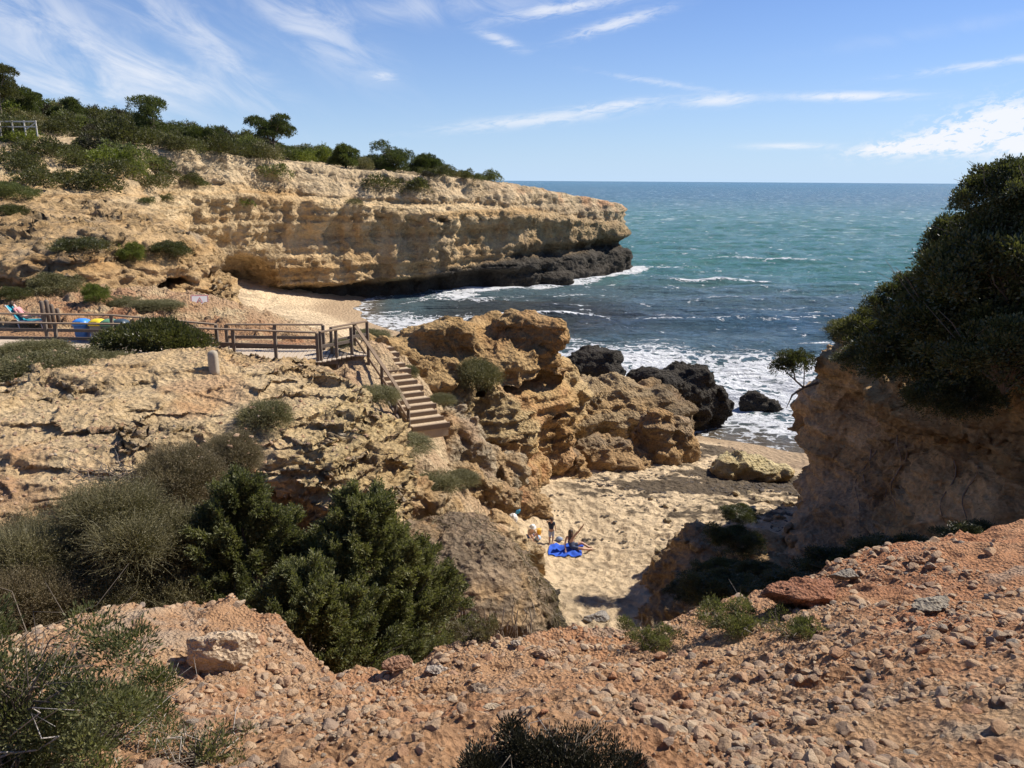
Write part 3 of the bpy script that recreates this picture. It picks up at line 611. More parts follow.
o = solid('rock_outcrop', blobs([((-.2, 33.5, 6.2), (2.9, 2.7, 3.1)), ((-3.4, 31.6, 7.1), (3.1, 2.0, 2.2)), ((-5.2, 30.6, 7.7), (2.0, 1.6, 1.4)), ((-3.2, 29.4, 6.4), (2.0, 1.5, 1.4)), ((1.2, 35.2, 4.6), (2.6, 2.8, 2.6)), ((-1.8, 31, 4.4), (3.0, 2.8, 2.4)), ((1.0, 33, 8.3), (1.7, 1.2, .75)), ((-.4, 33.6, 3), (3.3, 2.6, 2.8))], .5, (.42, .45), 6.0, cut=[((.6, 31.6, 6.6), (1.9, 1.3, .45)), ((2.6, 33.2, 5.0), (1.4, 1.5, .3))]), (-9, 6, 26, 40, 1.5, 11), PL, AM, M_rock,
          lambda v, n: cmix(rock_colour(v, n, 0, .5, .75, .45, col(.50, .36, .18), 6.0, .45, .5), OCHRE * .85, .6 * sstep(6.6, 8, v[:, 2])), st=.3, stf=.9, seed=6.0)
tag(o, 'large ochre rock outcrop with a bulging overhung crest between the wooden stairs and the surf', 'rock')
o = solid('rock_outcrop', blobs([((4.0, 41, 2.2), (4.4, 2.4, 2.4)), ((7.8, 42, 1.9), (2.8, 2.3, 2.2)), ((1.8, 38.8, 2.8), (2.8, 1.8, 2.2))], .5, (.5, .45), 7.0), (-1.5, 12, 35, 46, .3, 5.4), PL, AM, M_rock,
          lambda v, n: cmix(rock_colour(v, n, 0, .6, .6, .4, col(.38, .27, .145), 7.0, .5, .4), DARK * 1.5, .6 * sstep(6, 9, v[:, 0])), st=.2, seed=7.0)
tag(o, 'long low brown rock ridge running from the ochre outcrop to the black shore rock', 'rock')
o = solid('rock_outcrop', blobs([((10.6, 46.4, 1.7), (2.6, 2.2, 2.5)), ((9.3, 45.4, 2.0), (2.0, 1.6, 2.0)), ((12.0, 46.8, 1.0), (1.8, 1.7, 2.2))], .4, (.6, .45), 8.0), (6, 16, 42, 50, -.6, 5.6), PL, [(.7, .3, True), (2, .18, True), (5, .07, True), (12, .02, False)], M_rock,
          lambda v, n: rock_colour(v, n, 5.2, .2, .3, .1, col(.25, .19, .12), 8.0, .5), seed=8.0)
tag(o, 'big pitted black brown rock at the water line, right end of the ridge', 'rock')
o = solid('rock_outcrop', blobs([((5.6, 52, 2.2), (2.0, 1.7, 1.9)), ((4.9, 52, 2.0), (1.5, 1.5, 1.9)), ((6.4, 52, 2.4), (1.2, 1.3, 1.4))], .3, (.7, .3), 9.0), (2, 10, 48, 56, -.6, 4.8), PL, [(.8, .22, True), (2, .14, True), (5, .05, True)], M_rock,
          lambda v, n: rock_colour(v, n, 5.2, 0, .3, .1, col(.25, .19, .12), 9.0, .5), seed=9.0)
tag(o, 'flat topped black rock with white surf right behind it', 'rock')
o = solid('rock_outcrop', blobs([((8.4, 47.5, 2.4), (1.3, 1.2, 1.3)), ((8.2, 47.5, 1.4), (1.6, 1.2, 1.5))], .3, (.7, .25), 9.5), (5, 12, 44, 50, -.6, 4.8), PL, [(.8, .2, True), (2, .14, True), (5, .05, True)], M_rock,
          lambda v, n: rock_colour(v, n, 5.2, 0, .3, .1, col(.25, .19, .12), 9.5, .5), seed=9.5)
tag(o, 'small rounded black rock between the flat topped rock and the big pitted one', 'rock')
o = solid('rock_outcrop', blobs([((7.3, 36.2, 2.2), (1.6, 1.4, 2.1)), ((8.3, 36.4, 1.9), (1.2, 1.1, 1.8)), ((4.6, 34.9, 1.8), (2.2, 1.3, 1.5)), ((3.0, 33.2, 1.9), (.9, 1.0, .7))], .35, (.7, .35), 10.0), (0, 11, 31, 40, .5, 5.6), PL, AM, M_rock,
          lambda v, n: cmix(rock_colour(v, n, 0, .6, .5, .2, col(.30, .215, .13), 10.0, .6), DARK * 2, .5 * sstep(2, 0.9, v[:, 2])), st=.12, seed=10.0)
tag(o, 'blocky brown rock with a sloping ledge standing in the middle of the sand', 'rock')
o = solid('rock_outcrop', blobs([((16.6, 50.9, .2), (1.1, .7, .9)), ((17.7, 50.6, .0), (1.0, .6, .7))], .3, (1.0, .2), 11.0), (14, 20, 48, 53, -.8, 1.6), PL, [(1.3, .12, True), (4, .06, True)], M_rock,
          lambda v, n: rock_colour(v, n, 5.2, 0, .2, 0, col(.2, .17, .13), 11.0), seed=11.0)
tag(o, 'low dark rock awash in the foam off the shore', 'rock')
o = solid('rock_outcrop', blobs([((11.0, 34.4, 1.8), (1.6, 1.0, .75)), ((12.4, 34.0, 1.7), (1.0, .8, .55)), ((10.3, 34, 1.7), (.9, .8, .8))], .2, (1.0, .22), 12.0), (8, 15, 32, 37, .8, 3.2), PL, [(1.1, .16, True), (3, .08, True)], M_rock,
          lambda v, n: rock_colour(v, n, 0, .2, .4, 0, col(.56, .45, .24), 12.0), seed=12.0)
tag(o, 'pale yellow tilted slab lying in the dark seaweed below the right cliff', 'rock')
o = solid('rock_outcrop', blobs([((7.7, 18.6, 1.6), (3.9, 3.0, 3.7)), ((8.6, 22.6, 1.2), (3.6, 3.4, 2.6)), ((5.2, 20.0, 1.6), (1.9, 1.9, 1.8)), ((6.6, 22.8, 1.6), (2.2, 2.2, 2.1)), ((6.4, 16.2, 2.8), (2.6, 2.6, 3.4))], .6, (.5, .4), 13.0), (2.5, 11, 15, 29, 1.2, 7.2), PL, AM, M_rock,
          lambda v, n: rock_colour(v, n, 0, .6, .6, .5, col(.43, .30, .165), 13.0, .5), seed=13.0)
tag(o, 'low reddish rock shoulder overgrown with shrubs at the foot of the right cliff', 'rock')
o = solid('rock_outcrop', blobs([((-.4, 29.6, 2.9), (1.5, 1.1, 1.35)), ((-1.6, 28.6, 3.9), (1.6, 1.3, 1.2)), ((.7, 31.2, 2.5), (1.2, 1.3, 1.1)), ((.2, 28.6, 2.3), (1.2, 1.0, .9))], .3, (.8, .3), 14.0, cut=[((-.3, 28.35, 2.55), (.16, .5, .38))]), (-4, 3, 25.5, 34, 1.4, 6), PL, AM, M_rock,
          lambda v, n: rock_colour(v, n, 0, .6, .9, .6, col(.46, .30, .15), 14.0, .7), seed=14.0)
tag(o, 'orange rock with a small dark hole above the bags on the sand', 'rock')
o = solid('rock_outcrop', blobs([((-1.3, 26.3, 5.0), (1.3, 1.0, 1.0)), ((-2.3, 27.4, 5.9), (1.4, 1.2, 1.0)), ((-.7, 25.3, 4.0), (1.0, .9, .9)), ((-.3, 27.2, 4.4), (1.2, 1.1, .9))], .3, (.9, .35), 15.0), (-5, 2, 23, 30, 2.5, 7.8), PL, [(.9, .25, True), (2.4, .15, True), (6, .06, True)], M_rock,
          lambda v, n: rock_colour(v, n, 0, .9, .5, .2, col(.36, .28, .18), 15.0, .8), seed=15.0)
tag(o, 'craggy grey rock heap beside the bottom of the wooden stairs', 'rock')

# ------------------------------------------------------------------ the sea
def sea_mat():
    m, N, b, o = new_mat('sea_water')
    pos = N.node('ShaderNodeNewGeometry').outputs['Position']
    fo = N.node('ShaderNodeAttribute', attribute_name='foam').outputs['Fac']; at = N.node('ShaderNodeAttribute', attribute_name='alb').outputs['Color']
    def mapped(sx, sy, rot=0.0):
        mp = N.node('ShaderNodeMapping'); N.put(mp.inputs['Vector'], pos); mp.inputs['Scale'].default_value = (sx, sy, 1); mp.inputs['Rotation'].default_value = (0, 0, rot); return mp.outputs[0]
    lace = N.noise(mapped(.55, .95, .3), 1.0, 10, 0.72, 1.2)
    cell = N.node('ShaderNodeTexVoronoi', feature='DISTANCE_TO_EDGE'); 
    warp = N.node('ShaderNodeTexNoise'); N.put(warp.inputs['Vector'], pos); warp.inputs['Scale'].default_value = .9; warp.inputs['Detail'].default_value = 4
    wv = N.node('ShaderNodeVectorMath', operation='MULTIPLY_ADD'); N.put(wv.inputs[0], warp.outputs['Color']); wv.inputs[1].default_value = (2.2, 2.2, 0); N.put(wv.inputs[2], mapped(.6, 1.0, .2))
    N.put(cell.inputs['Vector'], wv.outputs[0]); cell.inputs['Scale'].default_value = 1.1
    veins = N.sm(cell.outputs['Distance'], .22, .02)
    f = N.m('ADD', fo, N.m('MULTIPLY', N.m('SUBTRACT', lace, .5), 1.5)); f = N.m('ADD', f, N.m('MULTIPLY', N.m('SUBTRACT', veins, .45), .38))
    f = N.m('MULTIPLY', N.sm(f, .46, .62), N.sm(fo, .02, .12))
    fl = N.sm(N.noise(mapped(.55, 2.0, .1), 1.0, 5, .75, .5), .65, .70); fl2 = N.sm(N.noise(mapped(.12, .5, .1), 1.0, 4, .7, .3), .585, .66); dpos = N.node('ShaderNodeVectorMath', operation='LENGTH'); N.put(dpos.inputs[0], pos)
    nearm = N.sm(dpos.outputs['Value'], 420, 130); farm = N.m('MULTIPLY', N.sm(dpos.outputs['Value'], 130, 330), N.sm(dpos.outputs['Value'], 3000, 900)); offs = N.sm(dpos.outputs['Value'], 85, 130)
    white_flecks = N.m('MULTIPLY', N.m('ADD', N.m('MULTIPLY', fl, N.m('MULTIPLY', nearm, offs)), N.m('MULTIPLY', fl2, farm)), .75); f = N.m('MAXIMUM', f, white_flecks)  # white flecks painted in for sun glitter as well as small whitecaps
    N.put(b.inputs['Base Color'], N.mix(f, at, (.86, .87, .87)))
    dist = N.node('ShaderNodeVectorMath', operation='LENGTH'); N.put(dist.inputs[0], pos)
    farr = N.sm(N.m('LOGARITHM', dist.outputs['Value'], 2.718), 4.6, 7.5)
    N.put(b.inputs['Roughness'], N.m('ADD', N.m('MULTIPLY_ADD', f, .75, .12), N.m('MULTIPLY', farr, .06)))
    N.put(b.inputs['Specular IOR Level'], N.m('SUBTRACT', .5, N.m('MULTIPLY', farr, .34)))
    b.inputs['IOR'].default_value = 1.33
    w1 = N.noise(mapped(.5, 1.1, .25), 1.0, 6, 0.62, .4); w2 = N.noise(mapped(2.6, 4.4, -.1), 1.0, 6, 0.65, .3); w0 = N.noise(mapped(.035, .11, .12), 1.0, 4, .6)
    h = N.m('ADD', N.m('MULTIPLY', w1, .75), N.m('MULTIPLY', w2, .34)); h = N.m('ADD', h, N.m('MULTIPLY', w0, 2.5)); h = N.m('ADD', h, N.m('MULTIPLY', f, .15))
    bp = N.node('ShaderNodeBump', i_Strength=1.0, i_Distance=1.7, i_Height=h); N.put(b.inputs['Normal'], bp.outputs[0])
    return m
def build_sea():
    d = RES
    th = np.concatenate([np.arange(-1.3, -.75, .02), np.arange(-.75, .75, d * 1.1), np.arange(.75, 1.3, .02)])
    R = np.concatenate([np.exp(np.arange(math.log(36), math.log(2200), d * 1.2)), np.exp(np.arange(math.log(2210), math.log(14000), .02))])
    A, RR = np.meshgrid(th, R); x = (RR * np.sin(A)).ravel(); y = (RR * np.cos(A)).ravel(); r = RR.ravel()
    g = G(x, y); inr = (np.abs(x) < 58) & (y < 178); dep = np.where(inr, np.maximum(-g, 0), 6.0)
    sw = (y * .97 - x * .24)
    warp = 6 * vn(x * .02, y * .02, 0 * x) + 2.2 * vn(x * .09, y * .05, 0 * x)
    fade = .35 + .65 * sstep(500, 120, r)
    z = fade * (.26 * np.sin((sw + warp) * .52) + .16 * vn(x * .22, y * .5, 0 * x) * 2 + .13 * fbm(x, y * 1.6, 0 * x, .9, 3, .55) * sstep(500, 150, r) + .5 * vn(x * .05, y * .13, 0 * x) * sstep(150, 500, r) + .28 * vn(x * .16, y * .4, 0 * x) * sstep(150, 300, r) * sstep(1500, 600, r)) * sstep(-.1, 1.4, dep)
    # rollers coming in: (centre x, centre y, half-length, height, width)
    crest = 0 * x
    for cx, cy, L, H, W, tilt in ((3.5, 83, 7.5, .95, 1.5, .10), (31, 118, 9, .75, 1.7, -.05), (-9, 92, 9, .5, 1.5, .2), (22, 84, 10, .4, 1.6, .05), (33, 92, 9, .35, 1.6, 0), (36, 72, 12, .35, 1.5, 0), (20, 66, 10, .3, 1.2, .05), (48, 150, 14, .5, 2.2, 0), (27, 98, 8, .35, 1.5, 0), (13, 72, 6, .35, 1.2, .1)):
        yy = y - cy - tilt * (x - cx) - .6 * vn(x * .25, 0 * x, 0 * x + cx); e = np.exp(-((x - cx) / L) ** 4)
        prof = np.exp(-np.where(yy < 0, (yy / (W * .55)) ** 2, (yy / (W * 1.7)) ** 2)); z = z + H * prof * e
        crest = np.maximum(crest, e * np.exp(-((yy - .25) / (W * .45)) ** 2) * min(1, H * 1.15))
    z = z + .03
    # foam: the broken water behind the shore, the swash in the far cove and the lines along the headland
    n1 = fbm(x, y, 0 * x, .16, 4, .6, seed=2); n2 = fbm(x * .6, y * 1.4, 0 * x, .35, 4, .62, True, seed=4)
    def reg(cx, cy, sx, sy, t=0.0): return np.exp(-((((x - cx) * math.cos(t) + (y - cy) * math.sin(t)) / sx) ** 2) - ((((y - cy) * math.cos(t) - (x - cx) * math.sin(t)) / sy) ** 2))
    fo = 1.25 * reg(10, 59, 17, 9.5, .0) + 1.1 * reg(16, 49, 7, 6) + .8 * reg(24, 57, 10, 9) + 1.2 * reg(-13, 82, 7.5, 5, -.7) + 1.1 * reg(-7, 83, 7, 4, .2) + .5 * reg(5, 73, 9, 6)
    fo = fo + .9 * reg(-5, 99.5, 8, 1.2, .45) * 1 + .75 * reg(6, 112, 10, 1.0, .8) + .9 * reg(23.5, 138, 5, 1.8, .2) + .4 * reg(30, 137, 8, 3)
    fo = np.clip(fo, 0, 1) * (.60 + .42 * n1 + .20 * n2)
    fo = fo - .6 * reg(4, 81, 7, 3.0, .1) - .3 * reg(8, 78, 6, 2)
    hd = Hd(x, y) - 2.4; edge = inr * np.exp(-(np.maximum(hd - .3, 0) / 1.1) ** 2) * sstep(-18, -6, x) * (y < 142); fo = np.maximum(fo, edge * (.72 + .3 * n2))
    fo = np.maximum(fo, crest * (.92 + .3 * n2) * np.where(crest > .3, 1, .5))
    white_flecks = sstep(.52, .8, fbm(x * .7, y * 1.7, 0 * x, .22, 4, .6, True, seed=40) ) * sstep(60, 90, r) * sstep(420, 150, r); fo = np.maximum(fo, white_flecks * .5)
    swash = sstep(.5, .0, dep) * inr * sstep(30, 50, y); fo = np.maximum(fo, swash * (.42 + .35 * n2 + .3 * n1))
    # water colour: stirred-up dark weed inshore, green over sand, blue offshore
    az = x / np.maximum(y, 1)
    deep = col(.03, .12, .17); teal = col(.095, .245, .215); grey = col(.12, .185, .20); murk = col(.05, .048, .043); shal = col(.20, .16, .11)
    q = np.log(r) + .10 * fbm(x, y, 0 * x, .012, 3, seed=5) + .04 * n1
    c = np.tile(deep, (len(x), 1)); c = cmix(c, teal, sstep(math.log(900), math.log(300), q)); c = cmix(c, grey, sstep(math.log(150), math.log(105), q))
    c = cmix(c, teal * .8, .8 * reg(22, 130, 12, 5))
    mk = sstep(.2, .8, reg(2, 88, 17, 12, .15) * 1.1 + .35 * fbm(x * .5, y, 0 * x, .12, 3, seed=8) * reg(6, 86, 34, 24)); c = cmix(c, murk, mk * .8)
    c = cmix(c, col(.02, .08, .15), .6 * reg(32, 82, 16, 12))
    c = cmix(c, shal, inr * sstep(.75, .1, dep)); 
    n = len(th); mm = len(R); i = np.arange(n * mm).reshape(mm, n)
    qd = np.stack([i[:-1, :-1].ravel(), i[:-1, 1:].ravel(), i[1:, 1:].ravel(), i[1:, :-1].ravel()], 1)
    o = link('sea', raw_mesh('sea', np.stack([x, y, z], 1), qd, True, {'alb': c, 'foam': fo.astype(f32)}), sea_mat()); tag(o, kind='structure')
build_sea()

# ------------------------------------------------------------------ vegetation
def leaf_mat(name, c1, c2, rough=.55, trans=.35, spec=.3):
    m, N, b, o = new_mat(name)
    geo = N.node('ShaderNodeNewGeometry'); oi = N.node('ShaderNodeObjectInfo')
    tc = N.node('ShaderNodeTexCoord').outputs['Object']
    n = N.noise(tc, 1.6, 4, .6); r = geo.outputs['Random Per Island']
    f = N.m('ADD', N.m('MULTIPLY', N.m('SUBTRACT', n, .5), 1.6), N.m('MULTIPLY', r, .75)); f = N.m('ADD', f, N.m('MULTIPLY', N.m('SUBTRACT', oi.outputs['Random'], .5), .5), clamp=True)
    c = N.mix(f, c1, c2)
    N.put(b.inputs['Base Color'], c); b.inputs['Roughness'].default_value = rough; b.inputs['Specular IOR Level'].default_value = spec
    t = N.node('ShaderNodeBsdfTranslucent'); N.put(t.inputs['Color'], N.mix(1.0, c, (1.25, 1.35, .7), 'MULTIPLY'))
    mx = N.node('ShaderNodeMixShader'); mx.inputs[0].default_value = trans; N.l.new(b.outputs[0], mx.inputs[1]); N.l.new(t.outputs[0], mx.inputs[2]); N.l.new(mx.outputs[0], o.inputs[0])
    return m
LM = {
    'scrub': leaf_mat('scrub_leaves', (.058, .060, 0.022), (.125, .122, 0.044)),
    'bright': leaf_mat('bright_leaves', (.10, .12, 0.024), (.22, .235, 0.048)),
    'grey': leaf_mat('grey_leaves', (.12, .11, 0.048), (.25, .22, 0.104), trans=.2),
    'brown': leaf_mat('brown_twigs_leaves', (.12, .092, 0.048), (.24, .19, 0.100), trans=.15),
    'olive': leaf_mat('olive_twig_leaves', (.11, .095, .045), (.25, .215, .11), trans=.2),
    'juniper': leaf_mat('juniper_needles', (.065, .072, 0.027), (.24, .23, 0.096)),
    'pine': leaf_mat('pine_needles', (.05, .062, 0.021), (.12, .135, 0.040)),
    'mastic': leaf_mat('mastic_leaves', (.045, .050, 0.019), (.13, .125, 0.044), rough=.4, spec=.5),
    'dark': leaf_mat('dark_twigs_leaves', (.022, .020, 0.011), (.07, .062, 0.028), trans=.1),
    'green': leaf_mat('green_leaves', (.07, .082, 0.028), (.17, .18, 0.064)),
}
M_twig = simple_mat('twig_wood', (.16, .125, .09), .9); M_pale = simple_mat('dead_twig', (.45, .40, .34), .9); M_bark = simple_mat('bark', (.12, .09, .065), .95, .3, 12)

def unit(n): 
    d = rng.normal(size=(n, 3)); return d / np.linalg.norm(d, axis=1, keepdims=True)
def leaf_quads(P, D, L, W):
    """one narrow diamond per point P, growing along D"""
    n = len(P); D = D / (np.linalg.norm(D, axis=1, keepdims=True) + 1e-9); s = np.cross(D, unit(n)); s /= (np.linalg.norm(s, axis=1, keepdims=True) + 1e-9)
    L = np.broadcast_to(L, n)[:, None] * (0.7 + .6 * rng.random((n, 1))); W = np.broadcast_to(W, n)[:, None]
    v = np.stack([P, P + D * L * .45 + s * W * .5, P + D * L, P + D * L * .45 - s * W * .5], 1).reshape(-1, 3)
    return v.astype(f32), np.arange(4 * n).reshape(n, 4)
def lobed_points(lobes, n, inner=.3, low=0.0, rough=.2):
    Lb = np.array(lobes, float); area = (Lb[:, 3] * Lb[:, 4] + Lb[:, 4] * Lb[:, 5] + Lb[:, 3] * Lb[:, 5]); k = rng.choice(len(Lb), n * 2, p=area / area.sum())
    d = unit(n * 2); d[:, 2] = np.where(d[:, 2] < -.35, -d[:, 2], d[:, 2])
    rad = np.where(rng.random(n * 2) < inner, rng.random(n * 2) ** .5 * .85, .86 + .14 * rng.random(n * 2))
    rad = rad * (1 + rough * vn(d[:, 0] * 2.3 + k * 3.1, d[:, 1] * 2.3, d[:, 2] * 2.3) + rough * .5 * vn(d[:, 0] * 6 + k, d[:, 1] * 6, d[:, 2] * 6))
    P = Lb[k, :3] + d * Lb[k, 3:6] * rad[:, None]
    ok = P[:, 2] > low; dn = d / Lb[k, 3:6]; dn /= np.linalg.norm(dn, axis=1, keepdims=True)
    return P[ok][:n], dn[ok][:n]
def tuft_mesh(name, lobes, tufts, per, tr, L, W, inner=.3, rough=.2, up=.3, low=0.02):
    P, N_ = lobed_points(lobes, tufts, inner, low, rough); n = len(P)
    P = np.repeat(P, per, 0); N_ = np.repeat(N_, per, 0); o = unit(n * per)
    Q = P + o * tr * rng.random((n * per, 1)) ** .5; D = o * .8 + N_ * .7 + np.array([0, 0, up])
    v, q = leaf_quads(Q, D, L, W); return raw_mesh(name, v, q, False)
def tubes(name, paths, smooth=True, sides=4):
    """paths: list of (points (k,3), radii (k,)); every path a tapered stem, all in one mesh"""
    V = []; F = []; base = 0
    for pts, rad in paths:
        pts = np.asarray(pts, float); k = len(pts); t = np.gradient(pts, axis=0); t /= (np.linalg.norm(t, axis=1, keepdims=True) + 1e-9)
        ref = np.array([.31, .17, .93]) if abs(t[0][2]) < .9 else np.array([1., .2, 0]); a = np.cross(t, ref); a /= (np.linalg.norm(a, axis=1, keepdims=True) + 1e-9); b = np.cross(t, a)
        an = np.arange(sides) * 2 * math.pi / sides
        ring = pts[:, None] + (a[:, None] * np.cos(an)[None, :, None] + b[:, None] * np.sin(an)[None, :, None]) * np.asarray(rad)[:, None, None]
        V.append(ring.reshape(-1, 3)); i = np.arange(k - 1)[:, None] * sides + np.arange(sides)[None]; j = np.arange(k - 1)[:, None] * sides + (np.arange(sides)[None] + 1) % sides
        F.append(np.stack([i, j, j + sides, i + sides], -1).reshape(-1, 4) + base); base += k * sides
    return raw_mesh(name, np.concatenate(V), np.concatenate(F), smooth)
def stem_paths(n, R, H, r0, seedv=0, z0=-.15, wob=.12, seg=6):
    out = []
    for i in range(n):
        a = rng.random() * 6.283; e = R * (.3 + .7 * rng.random()); h = H * (.5 + .5 * rng.random()); t = np.linspace(0, 1, seg)
        p = np.stack([math.cos(a) * e * t ** 1.1, math.sin(a) * e * t ** 1.1, z0 + (h - z0) * t ** .8], 1) + rng.normal(0, wob * R, (seg, 3)) * t[:, None] * .5
        out.append((p, r0 * (1 - .85 * t)))
    return out
def ribbons(P, Dr, seg, length, width, curl=.5, grav=-.0):
    """many thin curved twigs as narrow strips"""
    n = len(P); pts = [P]; d = Dr / np.linalg.norm(Dr, axis=1, keepdims=True); st = length / seg
    c = unit(n) * curl
    for k in range(seg):
        d = d + c * (1.0 / seg) + rng.normal(0, .12, (n, 3)) + np.array([0, 0, grav / seg]); d /= np.linalg.norm(d, axis=1, keepdims=True); pts.append(pts[-1] + d * np.broadcast_to(st, n)[:, None])
    s = np.cross(d, unit(n)); s /= np.linalg.norm(s, axis=1, keepdims=True); V = []
    for k, p in enumerate(pts): w = width * (1 - .8 * k / seg); V += [p - s * w / 2, p + s * w / 2]
    V = np.stack(V, 1); m = V.shape[1]; i = np.arange(n)[:, None] * m
    q = np.concatenate([np.stack([i[:, 0] + 2 * k, i[:, 0] + 2 * k + 1, i[:, 0] + 2 * k + 3, i[:, 0] + 2 * k + 2], 1) for k in range(seg)])
    return V.reshape(-1, 3).astype(f32), q, pts[-1], d
def wiry_mesh(name, lobes, n, L=.35, W=.008, leaf=.03, leafn=3, seg=4, curl=.8, low=0.0):
    P, N_ = lobed_points(lobes, n, .25, low, .18); P = P - N_ * L * .6
    v, q, e, d = ribbons(P, N_ + unit(len(P)) * .55 + np.array([0, 0, .25]), seg, L * (.6 + .7 * rng.random(len(P))), W, curl)
    if leafn:
        Q = np.repeat(e, leafn, 0) - np.repeat(d, leafn, 0) * L * .5 * rng.random((len(e) * leafn, 1)); v2, q2 = leaf_quads(Q, np.repeat(d, leafn, 0) * .5 + unit(len(Q)), leaf, leaf * .3); q = np.concatenate([q, q2 + len(v)]); v = np.concatenate([v, v2])
    return raw_mesh(name, v, q, False)
def plume_mesh(name, H, R, plumes, sprigs=120, needles=7, Lp=.60, nl=.042, lean=(0, 0), dense=1.0):
    """juniper: feathery plumes sweeping up and out from a leaning leader"""
    P = []; D = []
    for i in range(plumes):
        t = rng.random() ** .8; a = rng.random() * 6.283; r = R * (1 - t) ** .9 * (.55 + .45 * rng.random() ** .5) * (1 + .15 * math.sin(3 * a + H))
        base = np.array([math.cos(a) * r + lean[0] * t, math.sin(a) * r + lean[1] * t, H * t * .93 + .05])
        d = np.array([math.cos(a) * (.9 - .4 * t), math.sin(a) * (.9 - .4 * t), .12 + 1.0 * t]) + rng.normal(0, .22, 3); d /= np.linalg.norm(d); L = Lp * (.6 + .7 * rng.random()) * (1 - .35 * t)
        u = rng.random(sprigs) ** .8; side = rng.normal(0, 1, (sprigs, 3)); side -= (side @ d)[:, None] * d; side /= np.linalg.norm(side, axis=1, keepdims=True)
        sp = base + d * (u * L)[:, None] + side * (.13 * L * (1 - u) ** .7 * rng.random(sprigs))[:, None] - np.array([0, 0, .1]) * ((1 - u) ** 2)[:, None]; P.append(sp); D.append(d * .9 + side * .8 * (1 - .5 * u)[:, None])
    P = np.concatenate(P); D = np.concatenate(D); n = len(P)
    P2 = np.repeat(P, needles, 0); D2 = np.repeat(D, needles, 0); k = np.tile(np.arange(needles) / needles, n)[:, None]
    D2n = D2 / np.linalg.norm(D2, axis=1, keepdims=True); v, q = leaf_quads(P2 + D2n * k * nl * 3.2, D2n + unit(len(P2)) * .75, nl, nl * .40)
    return raw_mesh(name, v, q, False)
def plant(name, meshes, loc, label=None, cat='bush', group=None, rz=0.0, s=1.0, sz=None):
    """meshes: list of (part name, mesh, material, part label)"""
    e = empty(name, loc, rz); e.scale = (s, s, s if sz is None else sz); tag(e, label, cat, group)
    for nm, me, mt in meshes: link(nm, me, mt, e)
    return e
def clone(root, loc, rz, s, sz=None, label=None, group=None):
    r = root.copy(); C.objects.link(r); r.location = loc; r.rotation_euler = (0, 0, rz); r.scale = (s, s, s if sz is None else sz)
    if label: r['label'] = label
    if group: r['group'] = group
    for ch in root.children: c = ch.copy(); C.objects.link(c); c.parent = r
    return r

# pixel direction -> the place on the land it looks at (used to lay out plants and posts on the ground)
cp, sp_ = math.cos(PITCH), math.sin(PITCH); cr, sr = math.cos(ROLL), math.sin(ROLL)
def ray(u, v):
    a, b = (u - 512), (384 - v); a, b = (a * cr - b * sr) / FPX, (a * sr + b * cr) / FPX
    return np.array([a, cp + b * sp_, -sp_ + b * cp])
def at_z(u, v, z): d = ray(u, v); return np.array([0, 0, 15.]) + d * (z - 15) / d[2]
def at_y(u, v, y): d = ray(u, v); return np.array([0, 0, 15.]) + d * y / d[1]
def proj(x, y, z):
    z = z - 15; f_ = y * cp - z * sp_; a = x / f_; b = (y * sp_ + z * cp) / f_; a, b = a * cr + b * sr, -a * sr + b * cr
    return 512 + a * FPX, 384 - b * FPX
from mathutils.bvhtree import BVHTree
_dg = bpy.context.evaluated_depsgraph_get(); _dg.update()
def hit(u, v, far=400):
    ok, p, n, i, o, m = S.ray_cast(bpy.context.evaluated_depsgraph_get(), Vector((0, 0, 15)), Vector(ray(u, v)).normalized(), distance=far)
    return np.array(p) if ok else None
def drop(x, y, z=40.0):
    ok, p, n, i, o, m = S.ray_cast(bpy.context.evaluated_depsgraph_get(), Vector((x, y, z)), Vector((0, 0, -1)), distance=100)
    return p.z if ok else 0.0
def place_all():
    """every spot is read from the land before any plant stands on it"""
    spots = {}
    # dense heath over the top of the headland, thinning to bare rock along its edge
    LU = [-60, 0, 30, 48, 60, 100, 130, 170, 220, 258, 300, 370, 430, 495, 505]; LV = [160, 146, 146, 142, 152, 160, 162, 156, 158, 164, 164, 184, 188, 181, 181]
    got = []; tries = 0
    while len(got) < 285 and tries < 40000:
        tries += 1
        x = random.uniform(-78, 6); y = random.uniform(62, 142)
        z = float(Hr(np.array([x]), np.array([y]))[0]); u, v = proj(x, y, z)
        if u < -25 or u > 500 or float(Hd(np.array([x]), np.array([y]))[0]) > -2.2: continue
        if v > np.interp(u, LU, LV): continue
        sc = random.uniform(1.3, 2.5) * (1.0 if u < 330 else .72)
        if y > 118 and u > 380: sc *= .8
        if any((x - a) ** 2 + (y - b) ** 2 < (.40 * (sc + c)) ** 2 for a, b, _, c in got): continue
        got.append((x, y, z, sc))
    spots['heath'] = got
    spots['low'] = [(u, v, hit(u, v), w) for u, v, w in [(33, 192, 22), (22, 178, 16), (86, 194, 24), (4, 205, 20), (5, 222, 14), (62, 186, 14), (140, 190, 18), (128, 182, 13), (77, 254, 27), (128, 266, 13), (163, 260, 18), (142, 208, 8), (52, 300, 24), (12, 306, 15), (94, 308, 13),
        (240, 208, 10), (268, 180, 18), (374, 190, 17), (412, 192, 16), (196, 190, 9), (352, 206, 7), (160, 205, 8), (97, 170, 22), (120, 165, 22), (150, 172, 16), (185, 186, 12), (75, 172, 18), (100, 182, 20), (160, 182, 14), (415, 186, 10), (30, 162, 22), (10, 172, 20), (60, 160, 14), (16, 150, 18)]]
    return spots
SP = place_all()
